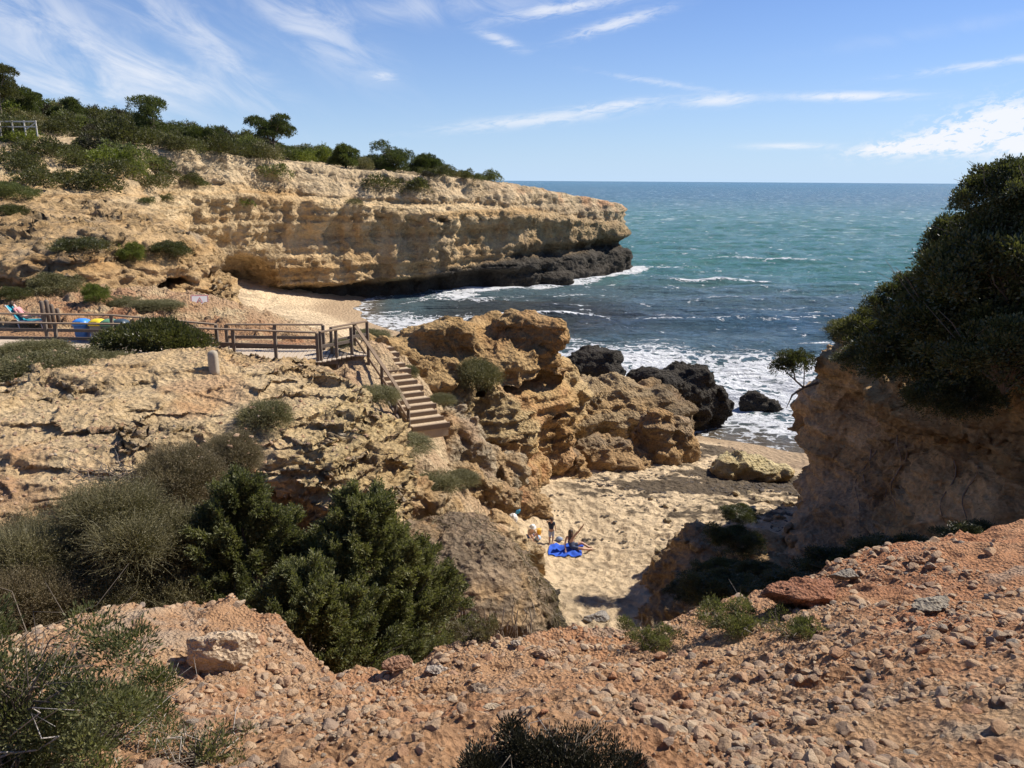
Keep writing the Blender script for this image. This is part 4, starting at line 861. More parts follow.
def hillside():
    kinds = []
    for k in range(7):
        lobes = [(0, 0, .15, 1, .95, .62)] + [(rng.uniform(-.6, .6), rng.uniform(-.6, .6), rng.uniform(.15, .5), *(rng.uniform(.35, .6, 3))) for _ in range(4)]
        kinds.append(tuft_mesh('foliage', lobes, 520, 6, .09, .10, .045, .25, .22))
    fine = [tuft_kind(70 + i, 3400, 7, .05, .022, .8, .28, .07, 9)[0] for i in range(2)]
    names = ['scrub', 'scrub', 'scrub', 'grey', 'scrub', 'bright', 'scrub', 'green', 'dark']
    protos = {}
    def get(k, mt):
        if (k, mt) not in protos:
            me = kinds[k].copy(); me.materials.append(LM[mt]); protos[(k, mt)] = me
        return protos[(k, mt)]
    for x, y, z, sc in SP['heath']:
        mt = random.choice(names); o = link('shrub', get(random.randrange(7), mt)); h = random.uniform(.75, 1.15)
        o.location = (x, y, z - .15); o.rotation_euler = (0, 0, random.random() * 6.28); o.scale = (sc, sc, sc * h)
        u_, v_ = proj(x, y, z); zone = ('around the pale fence at the left edge' if u_ < 45 else 'between the fence and the first round pine' if u_ < 130 else 'around the first round pine' if u_ < 185 else 'between the round pine and the tall airy pine' if u_ < 250 else 'around the tall airy pine' if u_ < 300 else 'right of the airy pine along the cliff top' if u_ < 370 else 'at the seaward end of the heath')
        look = {'scrub': 'olive green', 'grey': 'grey', 'bright': 'yellow green', 'green': 'fresh green', 'dark': 'blackish'}[mt]; tag(o, f'{look} rounded shrub in the heath {zone}', 'shrub', f'{look} heath shrubs {zone}')
    cols = {33: 'scrub', 22: 'scrub', 86: 'scrub', 77: 'mastic', 94: 'bright', 128: 'bright', 52: 'grey', 12: 'scrub', 97: 'bright', 120: 'green', 75: 'scrub', 150: 'green', 412: 'mastic', 374: 'scrub', 268: 'green', 240: 'bright', 352: 'grey', 30: 'scrub', 10: 'scrub', 16: 'bright', 415: 'dark'}
    lab = {77: 'dark flat juniper shrub spread over the grey ledge of the near bluff', 94: 'bright yellow green shrub on the slope behind the recycling bins', 52: 'olive shrub on the bank above the wooden posts', 268: 'bright green shrub hanging over the top edge of the ochre cliff', 374: 'dark rounded shrub in the notch of the cliff top', 412: 'dark shrub at the right of the notch in the cliff top, against pale beds', 240: 'small green shrub on the ledge below the brow of the cliff', 128: 'small bright shrub right of the dark juniper on the grey ledge', 163: 'small olive shrub on the ochre slope right of the grey ledge', 12: 'green shrub behind the boardwalk at the left, beside the deck chair'}
    for u, v, p, w in SP['low']:
        if p is None: continue
        r = 1.25 * w / FPX * float(p[1]); mt = cols.get(u, random.choice(['scrub', 'green', 'scrub'])); me = get(random.randrange(7), mt)
        if p[1] < 62:
            me = fine[int(u) % 2].copy(); me.materials.append(LM[mt])
        o = link('shrub', me)
        o.location = (p[0], p[1] + r * .3, p[2] - .12 * r); o.rotation_euler = (0, 0, random.random() * 6.28); o.scale = (r * 1.0, r * .9, r * (1.2 if u in (94, 128) else .45 if u == 77 else .75))
        if u in lab and not (u == 12 and v < 200) and not (u == 128 and v < 200): tag(o, lab[u], 'shrub')
        else: tag(o, 'low cushion shrub scattered on the bare pinkish slope below the heath', 'shrub', 'low shrubs scattered on the bare slope')
    # pines standing above the heath
    for u, v, y, h, w, flat, label in ((152, 148, 92, 6.4, 3.1, 1, 'dense round pine on the skyline left of the airy one'), (271, 158, 97, 6.6, 3.2, 0, 'tall airy pine standing alone on the skyline above the ochre cliff'), (207, 152, 93, 3.8, 2.8, 1, 'low bushy pine between the two tall ones on the skyline'),
            (-2, 128, 82, 6.5, 2.8, 0, 'tall pine cut by the left edge of the picture on the highest ground'), (34, 128, 98, 3.4, 1.1, 0, 'tiny pine poking out of the heath near the highest point'), (388, 178, 108, 4.0, 3.4, 1, 'broad green pine at the right end of the heath'), (343, 172, 103, 3.2, 2.2, 1, 'small green pine left of the broad one over the cliff'), (18, 132, 88, 4.2, 2.6, 1, 'bushy pine next to the tall one at the left edge'),(66, 130, 100, 3.4, 2.6, 1, 'dark dome shaped pine on the high heath'),(428, 178, 114, 2.8, 3.0, 1, 'wind flattened dark pine at the seaward end of the heath')):
        x = ray(u, v)[0] / ray(u, v)[1] * y; z = float(Hr(np.array([x]), np.array([float(y)]))[0])
        lobes = []
        for k in range(15 if flat else 13):
            a = rng.random() * 6.283; r = w * .68 * math.sqrt(rng.random()); zz = h * (.08 if flat else .40) + (h * (.72 if flat else .48)) * rng.random() * (1 - (r / w) ** 2); rr = w * rng.uniform(.28, .45)
            lobes.append((math.cos(a) * r, math.sin(a) * r, zz, rr, rr, rr * (.75 if flat else .5)))
        me = tuft_mesh('crown', lobes, 2600, 7, .16, .20, .075, .3, .25, .5)
        tr = [(np.array([[0, 0, -.3], [.1, 0, h * .3], [-.05, .1, h * .6], [0, 0, h * .8]]), np.array([.17, .13, .09, .04]))]
        for l in lobes[:9]: tr.append((np.array([[0, 0, h * .3], [l[0] * .5, l[1] * .5, l[2] * .75], [l[0], l[1], l[2]]]), np.array([.07, .05, .02])))
        plant('pine_tree', [('crown', me, LM['pine' if u != -2 else 'scrub']), ('trunk', tubes('trunk', tr), M_bark)], (x, y, z), label, 'tree')

def tuft_kind(seed, n, per, L, W, flat=.8, inner=.3, tr=.10, nl=7):
    lobes = [(0, 0, .3, .85, .85, .6 * flat + .1)] + [(rng.uniform(-.65, .65), rng.uniform(-.65, .65), rng.uniform(.1, .75) * flat, *(rng.uniform(.28, .5, 3))) for _ in range(4)]
    for _ in range(nl * 5):
        d = unit(1)[0]; d[2] = abs(d[2]); q = np.array([0, 0, .25]) + d * np.array([.92, .92, .62 * flat + .1]) * rng.uniform(.8, 1.12); r_ = rng.uniform(.11, .24); lobes.append((*q, r_, r_, r_ * .75))
    return tuft_mesh('foliage', lobes, n, per, tr, L, W, inner, .28), tubes('branches', stem_paths(34, 1.05, 1.12 * flat, .018, wob=.2))
hillside()
def midground():
    # evergreen thicket on the right cliff
    kin = [tuft_kind(i, 4200, 8, .055, .026, 1.0, .28, .085, 9) for i in range(3)]
    A = [  # u, v of the middle of the crown, distance, radius (m), height factor, label
        (1012, 190, 15.0, 1.0, 1.1, 'topmost dark shrub against the sky at the right edge of the cliff'), (980, 245, 16.5, 1.2, 1.1, 'rounded evergreen shrub on the skyline just below the topmost one'), (1015, 265, 14.5, 1.5, 1.1, 'big dark shrub in the right edge of the thicket below the topmost one'),
        (925, 298, 17.5, 1.15, 1.0, 'evergreen shrub with pale tips on the seaward slope of the thicket'), (972, 310, 15.5, 1.6, 1.0, 'dark shrub in the middle of the cliff thicket'), (882, 328, 19.5, 1.05, .95, 'evergreen shrub with sunlit yellow green tips near the left end of the thicket'),
        (930, 350, 16.5, 1.4, .9, 'shaded shrub low in the middle of the cliff thicket'), (1010, 345, 13.8, 1.4, .9, 'shaded shrub low at the right edge of the thicket'), (850, 326, 21.5, .7, .8, 'spiky leftmost shrub of the thicket on the cliff brow'), (880, 355, 18.0, 1.0, .7, 'shaded shrub over the brow of the cliff'), (950, 392, 14.6, .8, .9, 'small dark shrub hanging under the thicket on the cliff face'), (1000, 235, 18.5, 1.3, 1.0, 'evergreen shrub filling the back of the thicket below the skyline')]
    for i, (u, v, y, r, hz, lb) in enumerate(A):
        p = at_y(u, v, y); f, b = kin[i % 3]
        plant('evergreen_shrub', [('foliage', f, LM['mastic']), ('branches', b, M_twig)], (p[0], p[1], p[2] - .5 * r * hz), lb, 'shrub', None, random.random() * 6.28, r, r * hz)
    # the small tree leaning out over the surf from the cliff corner
    p = at_y(792, 362, 24.5); lobes = [(0, 0, 0, .5, .45, .38), (-.35, 0, -.15, .4, .4, .3), (.35, .1, .1, .4, .4, .35), (-.2, 0, .25, .3, .3, .22)]
    f = tuft_mesh('foliage', lobes, 900, 7, .07, .06, .032, .25, .3, .3, -5); b = tubes('branches', [(np.array([[.95, .1, -.6], [.45, 0, -.75], [.15, 0, -.5], [.0, 0, 0]]), np.array([.05, .04, .03, .012])), (np.array([[.45, 0, -.75], [.1, 0, -1.0], [-.05, 0, -1.45]]), np.array([.035, .03, .012])), (np.array([[.15, 0, -.5], [-.3, 0, -.1]]), np.array([.025, .01])), (np.array([[.45, 0, -.75], [.4, 0, .1]]), np.array([.025, .01]))])
    plant('small_tree', [('crown', f, LM['mastic']), ('branches', b, M_twig)], p, 'small crooked tree leaning out from the cliff corner above the surf', 'tree')
    # shrubs on the low shoulder below the right cliff and in its shade
    B = [(738, 540, 17.4, .6, .7, 'grey', 'grey green shrub on top of the low red shoulder beside the sand'), (762, 572, 14.4, .5, .6, 'olive', 'olive shrub in the hollow under the right cliff'), (722, 572, 15.0, .55, .7, 'juniper', 'green shrub on the seaward side of the low shoulder'), (730, 592, 12.5, .65, .6, 'juniper', 'green feathery shrub just beyond the gravel edge on the right'), (690, 590, 15.5, .42, .6, 'olive', 'brownish green shrub on the flank of the low shoulder'),
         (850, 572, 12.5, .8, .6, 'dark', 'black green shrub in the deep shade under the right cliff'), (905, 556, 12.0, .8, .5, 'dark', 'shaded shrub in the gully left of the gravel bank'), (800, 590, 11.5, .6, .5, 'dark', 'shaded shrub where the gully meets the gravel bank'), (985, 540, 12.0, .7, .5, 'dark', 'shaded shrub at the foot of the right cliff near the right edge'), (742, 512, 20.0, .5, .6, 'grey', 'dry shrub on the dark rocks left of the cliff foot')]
    for i, (u, v, y, r, hz, mt, lb) in enumerate(B):
        p = at_y(u, v, y); f, b = kin[(i + 1) % 3]
        plant('shrub', [('foliage', f, LM[mt]), ('branches', b, M_twig)], (p[0], p[1], p[2] - .45 * r * hz), lb, 'shrub', None, random.random() * 6.28, r * 1.1, r * hz * 1.1)
    # fine grey twiggy bushes on the pale rock
    wl = [(0, 0, .2, 1, .9, .62), (.4, .2, .4, .5, .5, .4), (-.5, -.1, .3, .5, .5, .4), (0, .3, .5, .5, .5, .35)]
    w1 = wiry_mesh('foliage', wl, 5200, .26, .012, .045, 4); w2 = wiry_mesh('foliage', wl, 5200, .3, .012, .05, 4); sb = tubes('branches', stem_paths(18, .8, .7, .018))
    Cc = [(265, 415, 17.2, .75, .85, 'grey', 'fine grey shrub on the pale ledge left of the stairs'), (478, 372, 29.5, 1.05, 1.05, 'grey', 'grey green shrub growing on the big ochre outcrop'), (60, 368, 21.5, 1.5, .6, 'brown', 'low brown scrub in front of the boardwalk at the left'), (15, 374, 21.0, 1.5, .6, 'brown', 'brown scrub patch at the left edge before the boardwalk'), (105, 368, 21.8, 1.1, .55, 'brown', 'brown scrub between the boardwalk and the pale plateau'), (30, 354, 23.8, 1.2, .5, 'green', 'green low scrub touching the boardwalk at the left edge'),
          (375, 395, 22.0, .9, .5, 'green', 'green shrub strip on the left side of the stairs'), (395, 445, 20.0, 1.1, .35, 'grey', 'grey matted scrub below the left side of the stairs'), (430, 480, 21.5, 1.0, .55, 'green', 'dark green scrub in the dip below the stairs'), (460, 478, 22.5, .7, .5, 'olive', 'olive tuft right of the dark scrub below the stairs'), (405, 372, 27.0, .55, .8, 'dark', 'dark shrub in the shade at the right side of the stairs'), (440, 400, 26.0, .6, .6, 'brown', 'dry scrub on the right of the stairs'), (372, 335, 32.0, .9, .45, 'grey', 'dry grey tuft at the left foot of the ochre outcrop by the beach'), (110, 440, 17.0, .3, .6, 'grey', 'small dry tuft on the pale plateau'), (120, 305, 36.0, 1.2, .35, 'brown', 'brown scrub behind the bins'), (155, 308, 35.0, 1.3, .3, 'grey', 'grey scrub along the foot of the near bluff'), (280, 372, 23.0, .5, .4, 'dark', 'dark lichen crusted tuft on the plateau brow'), (340, 345, 26.4, .5, .5, 'green', 'green tuft under the end of the boardwalk')]
    for i, (u, v, y, r, hz, mt, lb) in enumerate(Cc):
        p = at_y(u, v, y); plant('shrub', [('foliage', (w1, w2)[i % 2], LM[mt]), ('branches', sb, M_twig)], (p[0], p[1], p[2] - .5 * r * hz), lb, 'shrub', None, random.random() * 6.28, r, r * hz)
    p = at_y(150, 348, 24.3); f = tuft_mesh('foliage', [(0, 0, .2, 1.6, 1.0, .5), (-.8, .1, .1, 1.0, .9, .45), (.9, 0, .05, 1.0, .8, .4), (.2, .2, .35, .9, .8, .45)], 5200, 8, .10, .09, .045, .25, .25)
    plant('evergreen_shrub', [('foliage', f, LM['mastic']), ('branches', tubes('branches', stem_paths(20, 1.2, .5, .03)), M_twig)], (p[0], p[1], p[2] - .12), 'wide dark green juniper shrub growing through the boardwalk rail beside the bollard', 'shrub')
midground()

def nearground():
    # two feathery junipers and the bushes of the gully
    def jun(u, v, y, H, R, plumes, lean, lb, **kw):
        p = at_y(u, v, y); f = plume_mesh('foliage', H, R, plumes, lean=lean, **kw)
        tr = [(np.array([[0, 0, -.2], [lean[0] * .3, lean[1] * .3, H * .4], [lean[0] * .8, lean[1] * .8, H * .85]]), np.array([.07, .05, .015]))] + stem_paths(22, R * .9, H * .75, .03)
        return plant('juniper', [('foliage', f, LM['juniper']), ('branches', tubes('branches', tr), M_bark)], p, lb, 'juniper')
    jun(366, 692, 8.9, 2.5, 1.45, 260, (.1, .2), 'large feathery dark green juniper in front of the overhung ledge, pointed crown')
    jun(272, 690, 8.6, 2.5, 1.25, 200, (-.3, .3), 'feathery juniper left of the pointed one, leaning left beside the brown bush')
    jun(318, 712, 7.7, 1.45, 1.25, 190, (0, 0), 'low spreading juniper at the front between the two tall ones')
    jun(405, 655, 9.4, 1.35, .6, 60, (.2, 0), 'slim juniper sprays at the right end beside the domed rock')
    wl = [(0, 0, .5, .9, .8, .6), (.75, .1, .75, .5, .5, .42), (-.8, .1, .6, .55, .55, .42), (.1, -.7, .45, .6, .4, .4), (.1, .1, 1.15, .62, .5, .36), (.95, -.35, .3, .4, .4, .35), (-.55, -.5, .9, .42, .4, .32), (.55, -.45, 1.05, .4, .35, .3), (-1.05, -.4, .3, .4, .35, .3)]
    f = wiry_mesh('foliage', wl, 30000, .32, .007, .022, 5, 5, .9)
    p = at_y(115, 622, 8.5); plant('bush', [('foliage', f, LM['olive']), ('branches', tubes('branches', stem_paths(40, 1.1, 1.1, .02)), M_twig)], p, 'big round wiry olive brown bush in the gully at the left', 'bush', None, 0, 1.12, 1.1)
    wl = [(0, 0, .5, 1.0, .8, .7), (.5, .1, .5, .6, .6, .5)]
    g = wiry_mesh('foliage', wl, 14000, .3, .008, .028, 5, 5, .8)
    for u, v, y, s, mt, lb in ((205, 590, 9.4, .95, 'brown', 'brown grey twiggy bush between the round olive bush and the junipers'), (20, 600, 9.6, 1.0, 'brown', 'dark brown bush at the left edge behind the round olive bush'), (180, 505, 12.0, .9, 'brown', 'dry grey bush under the pale layered ledge'), (25, 640, 7.4, .75, 'brown', 'dead grey brush at the left edge before the gravel bank'), (235, 470, 14.2, .7, 'green', 'green bush in the shade of the overhang')):
        p = at_y(u, v, y); plant('bush', [('foliage', g, LM[mt]), ('branches', tubes('branches', stem_paths(24, .9, .9, .016)), M_twig)], (p[0], p[1], p[2] - .25 * s), lb, 'bush', None, random.random() * 6, s)
    # dead brushwood at the foot of the ledge
    pth = []
    for i in range(46):
        a = rng.random() * 6.283; t = np.linspace(0, 1, 6)[:, None]; q0 = np.array([rng.normal(0, .35), rng.normal(0, .2), .05]); d = np.array([math.cos(a), math.sin(a) * .6, rng.uniform(.0, .5)]); pth.append((q0 + d * t * rng.uniform(.3, .8) + rng.normal(0, .03, (6, 3)), .012 * (1 - .7 * t[:, 0])))
    p = at_y(115, 487, 11.6); o = link('brushwood', tubes('brushwood', pth), M_twig); o.location = p; tag(o, 'tangle of dead branches below the red patch of the plateau', 'brushwood')
    # shrubs rooted in the near gravel
    def near(u, v, r, n, L, mt, lb, flat=.7, dead=10, dome=False):
        p = hit(u, v); 
        if p is None: return
        lobes = [(0, 0, .15 * r, r * .5, r * .4, r * .3 * flat)] + [(rng.uniform(-.95, .95) * r, rng.uniform(-.6, .6) * r, rng.uniform(.15, .75) * r * flat, *(rng.uniform(.11, .24, 3) * r)) for _ in range(20)]
        if dome: lobes = [(0, 0, .05 * r, r, r * .7, r * .62 * flat)] + lobes[:6]
        f = tuft_mesh('foliage', lobes, n, 9, .05 * r ** .5, L, L * .32, .2, .35, .5, -.02)
        st = stem_paths(46, r * 1.0, r * flat * .95, .0045, z0=-.04, wob=.2, seg=7); e = plant('shrub', [('foliage', f, LM[mt]), ('branches', tubes('branches', st), M_twig)], p, lb, 'shrub')
        if dead: link('dead_twigs', tubes('dead_twigs', stem_paths(dead, r * 1.2, r * .5, .0045, wob=.3, seg=8)), M_pale, e)
    near(30, 792, .42, 2100, .018, 'juniper', 'green shrub with grey twigs in the bottom left corner', .8, 14)
    near(112, 745, .30, 900, .017, 'juniper', 'green shrub with bare twigs on the gravel near the bottom left corner', .9, 14)
    near(15, 725, .38, 1100, .017, 'juniper', 'green shrub at the left edge on the gravel bank', .8, 8)
    near(205, 762, .16, 160, .014, 'juniper', 'small sprawling green shrub right of the bottom left shrubs', .6, 8)
    near(560, 800, .27, 5200, .011, 'dark', 'flat dark brown cushion shrub cut by the bottom edge with a few bleached twigs', .5, 7, True)
    near(652, 645, .26, 620, .020, 'juniper', 'small green bush with one bleached stick at the gravel brink', .8, 2)
    near(745, 632, .42, 1100, .022, 'juniper', 'low green shrub with bleached sticks along the right gravel brink', .5, 5)
    near(795, 632, .24, 380, .020, 'juniper', 'small low green tuft right of the low shrub on the gravel brink', .5, 0)
    near(475, 640, .20, 520, .020, 'olive', 'little olive tuft on the gravel brink below the domed rock', 1.0, 0)
nearground()

# ------------------------------------------------------------------ loose stones
def stone_mat():
    m, N, b, o = new_mat('stone')
    tc = N.node('ShaderNodeTexCoord').outputs['Object']; pos = N.node('ShaderNodeNewGeometry').outputs['Position']; oi = N.node('ShaderNodeObjectInfo').outputs['Random']; ri = N.node('ShaderNodeNewGeometry').outputs['Random Per Island']
    r = N.m('FRACT', N.m('ADD', oi, ri)); base = N.ramp(r, [(0, (.42, .26, .145)), (.25, (.48, .33, .20)), (.5, (.33, .22, .14)), (.68, (.50, .38, .25)), (.84, (.38, .19, .095)), (1, (.28, .235, .18))])
    n = N.noise(pos, 22, 8, .7); v = N.m('MULTIPLY_ADD', n, 1.0, .5)
    N.put(b.inputs['Base Color'], N.mix(1.0, base, N.node('ShaderNodeCombineXYZ', i_0=v, i_1=v, i_2=v).outputs[0], 'MULTIPLY')); b.inputs['Roughness'].default_value = .9; b.inputs['Specular IOR Level'].default_value = .25
    bp = N.node('ShaderNodeBump', i_Strength=.9, i_Distance=.02, i_Height=N.noise(pos, 60, 6, .7)); N.put(b.inputs['Normal'], bp.outputs[0]); return m
M_stone = stone_mat()
def ico(sub):
    import bmesh
    b = bmesh.new(); bmesh.ops.create_icosphere(b, subdivisions=sub, radius=1.0); v = np.array([p.co[:] for p in b.verts]); f = np.array([[q.index for q in p.verts] for p in b.faces]); b.free(); return v, f
def stone_shape(sub, seed, cuts=11):
    v, f = ico(sub); r = np.random.default_rng(seed); v = v * (1 + .18 * vn(v[:, 0] * 1.3 + seed, v[:, 1] * 1.3, v[:, 2] * 1.3))[:, None]
    for _ in range(cuts):                       # knock flat faces off it
        n = r.normal(size=3); n /= np.linalg.norm(n); h = r.uniform(.42, .82); d = v @ n - h; v = v - np.clip(d, 0, None)[:, None] * n * .92
    v = v * np.array([1, r.uniform(.6, .95), r.uniform(.4, .75)]); v = v + .04 * vn(v[:, 0] * 5, v[:, 1] * 5, v[:, 2] * 5 + seed)[:, None] * v
    return v.astype(f32), f
def scatter_mesh(name, P, size, sub, mat, kinds=8):
    """countless small stones as one sheet of rubble"""
    K = [stone_shape(sub, 100 + k) for k in range(kinds)]; V = []; F = []; base = 0; n = len(P); k = rng.integers(0, kinds, n)
    for i in range(kinds):
        w = np.nonzero(k == i)[0]; v0, f0 = K[i]; m = len(w)
        if not m: continue
        a = rng.random(m) * 6.283; t = rng.normal(0, .35, m); ca, sa, ct, s_t = np.cos(a), np.sin(a), np.cos(t), np.sin(t)
        x = v0[None, :, 0] * ct[:, None] + v0[None, :, 2] * s_t[:, None]; z = -v0[None, :, 0] * s_t[:, None] + v0[None, :, 2] * ct[:, None]; y = np.broadcast_to(v0[None, :, 1], x.shape)
        q = np.stack([x * ca[:, None] - y * sa[:, None], x * sa[:, None] + y * ca[:, None], z], -1) * size[w][:, None, None] + P[w][:, None]
        V.append(q.reshape(-1, 3)); F.append((f0[None] + (np.arange(m) * len(v0))[:, None, None]).reshape(-1, 3) + base); base += m * len(v0)
    return raw_mesh(name, np.concatenate(V), np.concatenate(F), False)
def fore_points(n, dens=None):
    out = np.zeros((0, 2))
    while len(out) < n:
        r = np.exp(rng.uniform(math.log(1.2), math.log(9.5), n)); a = rng.uniform(-.80, .80, n); x = r * np.sin(a); y = r * np.cos(a)
        e = np.interp(x, EDGE_X, EDGE_Y); k = y < e + .15; p = .10 + .90 * sstep(-.05, .30, vn(x * 1.3, y * 1.3, 0 * x) + .5 * vn(x * 3.7, y * 3.7, 0 * x + 4) + .18 - .45 * sstep(1.6, 3.8, x) * sstep(6.5, 4.5, y)); k &= rng.random(n) < p
        out = np.concatenate([out, np.stack([x, y], 1)[k]])
    return out[:n]
def stones():
    for n, lo, hi, sub, pw in ((6500, .014, .044, 2, 1.9), (26000, .004, .014, 1, 1.5)):
        p = fore_points(n); s = lo + (hi - lo) * rng.random(n) ** (pw * 1.6); z = foreground_height(p[:, 0], p[:, 1])
        # farther away only the bigger ones are worth a body
        o = link('rubble' if sub == 2 else 'gravel', scatter_mesh('rubble', np.stack([p[:, 0], p[:, 1], z + s * .22], 1), s * (.6 + .16 * np.hypot(p[:, 0], p[:, 1])), sub, M_stone), M_stone)
        tag(o, 'small broken stones strewn over the red slope' if sub == 2 else 'fine gravel covering the red slope', 'stones' if sub == 2 else 'gravel', kind='stuff')
    kinds = [raw_mesh('stone', *stone_shape(3, 300 + k), False) for k in range(10)]
    for me in kinds: me.materials.append(M_stone)
    p = fore_points(285); got = []
    for i, (x, y) in enumerate(p):
        d = math.hypot(x, y); s = (.024 + .045 * random.random() ** 2.2) * (.55 + .11 * d); z = float(foreground_height(np.array([x]), np.array([y]))[0])
        o = link('stone', kinds[i % 10]); o.location = (x, y, z + s * .25); o.scale = (s, s, s); o.rotation_euler = (random.uniform(-.4, .4), random.uniform(-.4, .4), random.random() * 6.28)
        u_, v_ = proj(x, y, z); zone = ('near the brink below the junipers' if u_ < 560 and v_ < 690 else 'near the brink in front of the sandy cove' if u_ < 740 and v_ < 690 else 'on the high right part of the slope below the shaded gully' if v_ < 650 else 'among the green shrubs of the bottom left corner' if u_ < 240 else 'left of the dark cushion shrub at the bottom' if u_ < 470 else 'around the washed out red hollow above the dark cushion shrub' if u_ < 700 else 'on the bare fine red soil at the bottom right')
        tone = ('small', 'larger')[s > .055 * (.55 + .11 * d)]; tag(o, f'{tone} loose stone {zone}', 'stone', f'{tone} stones {zone}')
    big = [(226, 664, .25, (1.25, .9, 1.7), .2, (.62, .46, .30), 'big pale block of rock standing on the gravel bank in front of the brown bush'),
        (806, 596, .27, (1.6, .9, 1.1), .1, (.34, .155, .085), 'large rust red block of earth and rock behind the low green shrub on the right'), (848, 573, .13, (1.5, .9, .7), .4, (.27, .23, .18), 'grey weathered slab on top of the rust red block'),
        (920, 556, .085, (1, .9, 1), 0, (.38, .22, .13), 'reddish brown stone standing up on the brink below the shaded gully'), (933, 562, .06, (.8, .8, 1.1), 0, (.48, .36, .25), 'pale pointed stone touching the reddish brown one on the brink'), (935, 600, .15, (1.4, .8, .55), .5, (.33, .28, .21), 'large flat grey stone high on the right slope'),
        (215, 645, .07, (1.2, .8, .6), 0, (.45, .34, .24), 'rounded stone resting on the top of the left gravel bank'), (545, 655, .085, (1.7, .8, .5), .1, (.42, .27, .17), 'flat brown stone below the brink in the middle'), (520, 645, .06, (1.1, 1, .8), .1, (.5, .4, .3), 'pale stone left of the flat brown one on the brink'),
        (602, 618, .10, (1.4, .9, .7), .2, (.4, .36, .31), 'grey stone on the brink at the foot of the dark end of the domed rock'), (548, 712, .045, (1, .9, .9), .6, (.42, .19, .10), 'orange red stone in the middle of the gravel'), (480, 690, .085, (1.3, 1, .8), 0, (.38, .29, .21), 'brown lump of rock left of the middle of the gravel'), (497, 708, .06, (1.5, 1, .4), 0, (.58, .44, .29), 'flat pale yellow stone in the middle of the gravel'),
        (402, 668, .12, (1.3, .9, .7), .3, (.36, .2, .12), 'dark red brown rock at the brink right of the junipers'), (440, 672, .09, (1.2, .9, .7), .2, (.46, .38, .3), 'grey white rock beside the dark red brown one near the junipers')]
    for u, v, s, sc, rz, c, lb in big:
        h = hit(u, v + s * 30)
        if h is None: continue
        vv, ff = stone_shape(5, int(u), 9); vv = vv * np.array(sc); n_ = vv / np.linalg.norm(vv, axis=1, keepdims=True)
        vv = vv + n_ * (.10 * nz3(vv, 1.6, 3, .6, True, u * .1) + .05 * nz3(vv, 5, 3, .6, True))[:, None]
        e, cv = worley(vv[:, 0], vv[:, 1], vv[:, 2], 1.8, u * .37, 1.3); vv = vv + n_ * (.06 * cv - .05 * np.exp(-(e / .1) ** 2))[:, None]
        cc = np.tile(np.array(c, f32), (len(vv), 1)); cc = cmix(cc, GREY * .8, .35 * sstep(.1, .6, nz3(vv, 2, 3))); d = float(h[1])
        s = s * d / 6.0; vv = vv * s; me = raw_mesh('boulder', vv.astype(f32), ff, True, {'alb': cc}); o = link('boulder', me, M_gravel); o.location = (h[0], h[1] + s * .3, h[2] + s * (.58 if u == 226 else .35)); o.rotation_euler = (0, 0, rz); tag(o, lb, 'boulder')
stones()
def ledge_rubble():
    """broken stones on the plateau and dark rags of weed on the sand"""
    P = []; 
    while len(P) < 2600:
        x = random.uniform(-17, -3); y = random.uniform(12, 25)
        if vn(np.array([x * .6]), np.array([y * .6]), np.array([0.]))[0] < random.uniform(-.5, .4): continue
        z = drop(x, y)
        if 8.0 < z < 10.6: P.append((x, y, z))
    P = np.array(P); s = .02 + .075 * rng.random(len(P)) ** 3
    o = link('rubble', scatter_mesh('rubble', P, s, 1, M_stone), M_stone); tag(o, 'broken stones scattered on the pale plateau', 'stones', kind='stuff')
    P = []
    while len(P) < 2200:
        x = random.uniform(1.5, 15.5); y = random.uniform(26, 41); m = .5 * math.exp(-((x - 9) / 6) ** 2 - ((y - 34) / 3.2) ** 2) + .12
        u_ = (x - 9) * .93 + (y - 36) * -.36; w_ = (y - 36) * .93 + (x - 9) * .36
        if vn(np.array([u_ * .5]), np.array([w_ * 1.6]), np.array([0.]))[0] * .5 + m < random.uniform(.2, .75): continue
        g = float(G(np.array([x]), np.array([y]))[0])
        if g > .7: P.append((x, y, g + .03))
    P = np.array(P); s = .04 + .12 * rng.random(len(P)) ** 2; me = scatter_mesh('seaweed', np.zeros_like(P), s, 1, None); 
    co = np.empty(len(me.vertices) * 3, f32); me.vertices.foreach_get('co', co); co = co.reshape(-1, 3); co[:, 2] *= .32
    # scatter_mesh sorts by kind, so lay the rags out again in its order
    per = len(ico(1)[0]); idx = np.arange(len(P)).repeat(per); co += P[idx]; me.vertices.foreach_set('co', co.ravel()); me.update()
    o = link('seaweed', me, simple_mat('dry_seaweed', (.06, .043, .028), .8, .4, 8, bump=.6)); tag(o, 'dark dried seaweed left in drifts on the sand', 'seaweed', kind='stuff')
ledge_rubble()

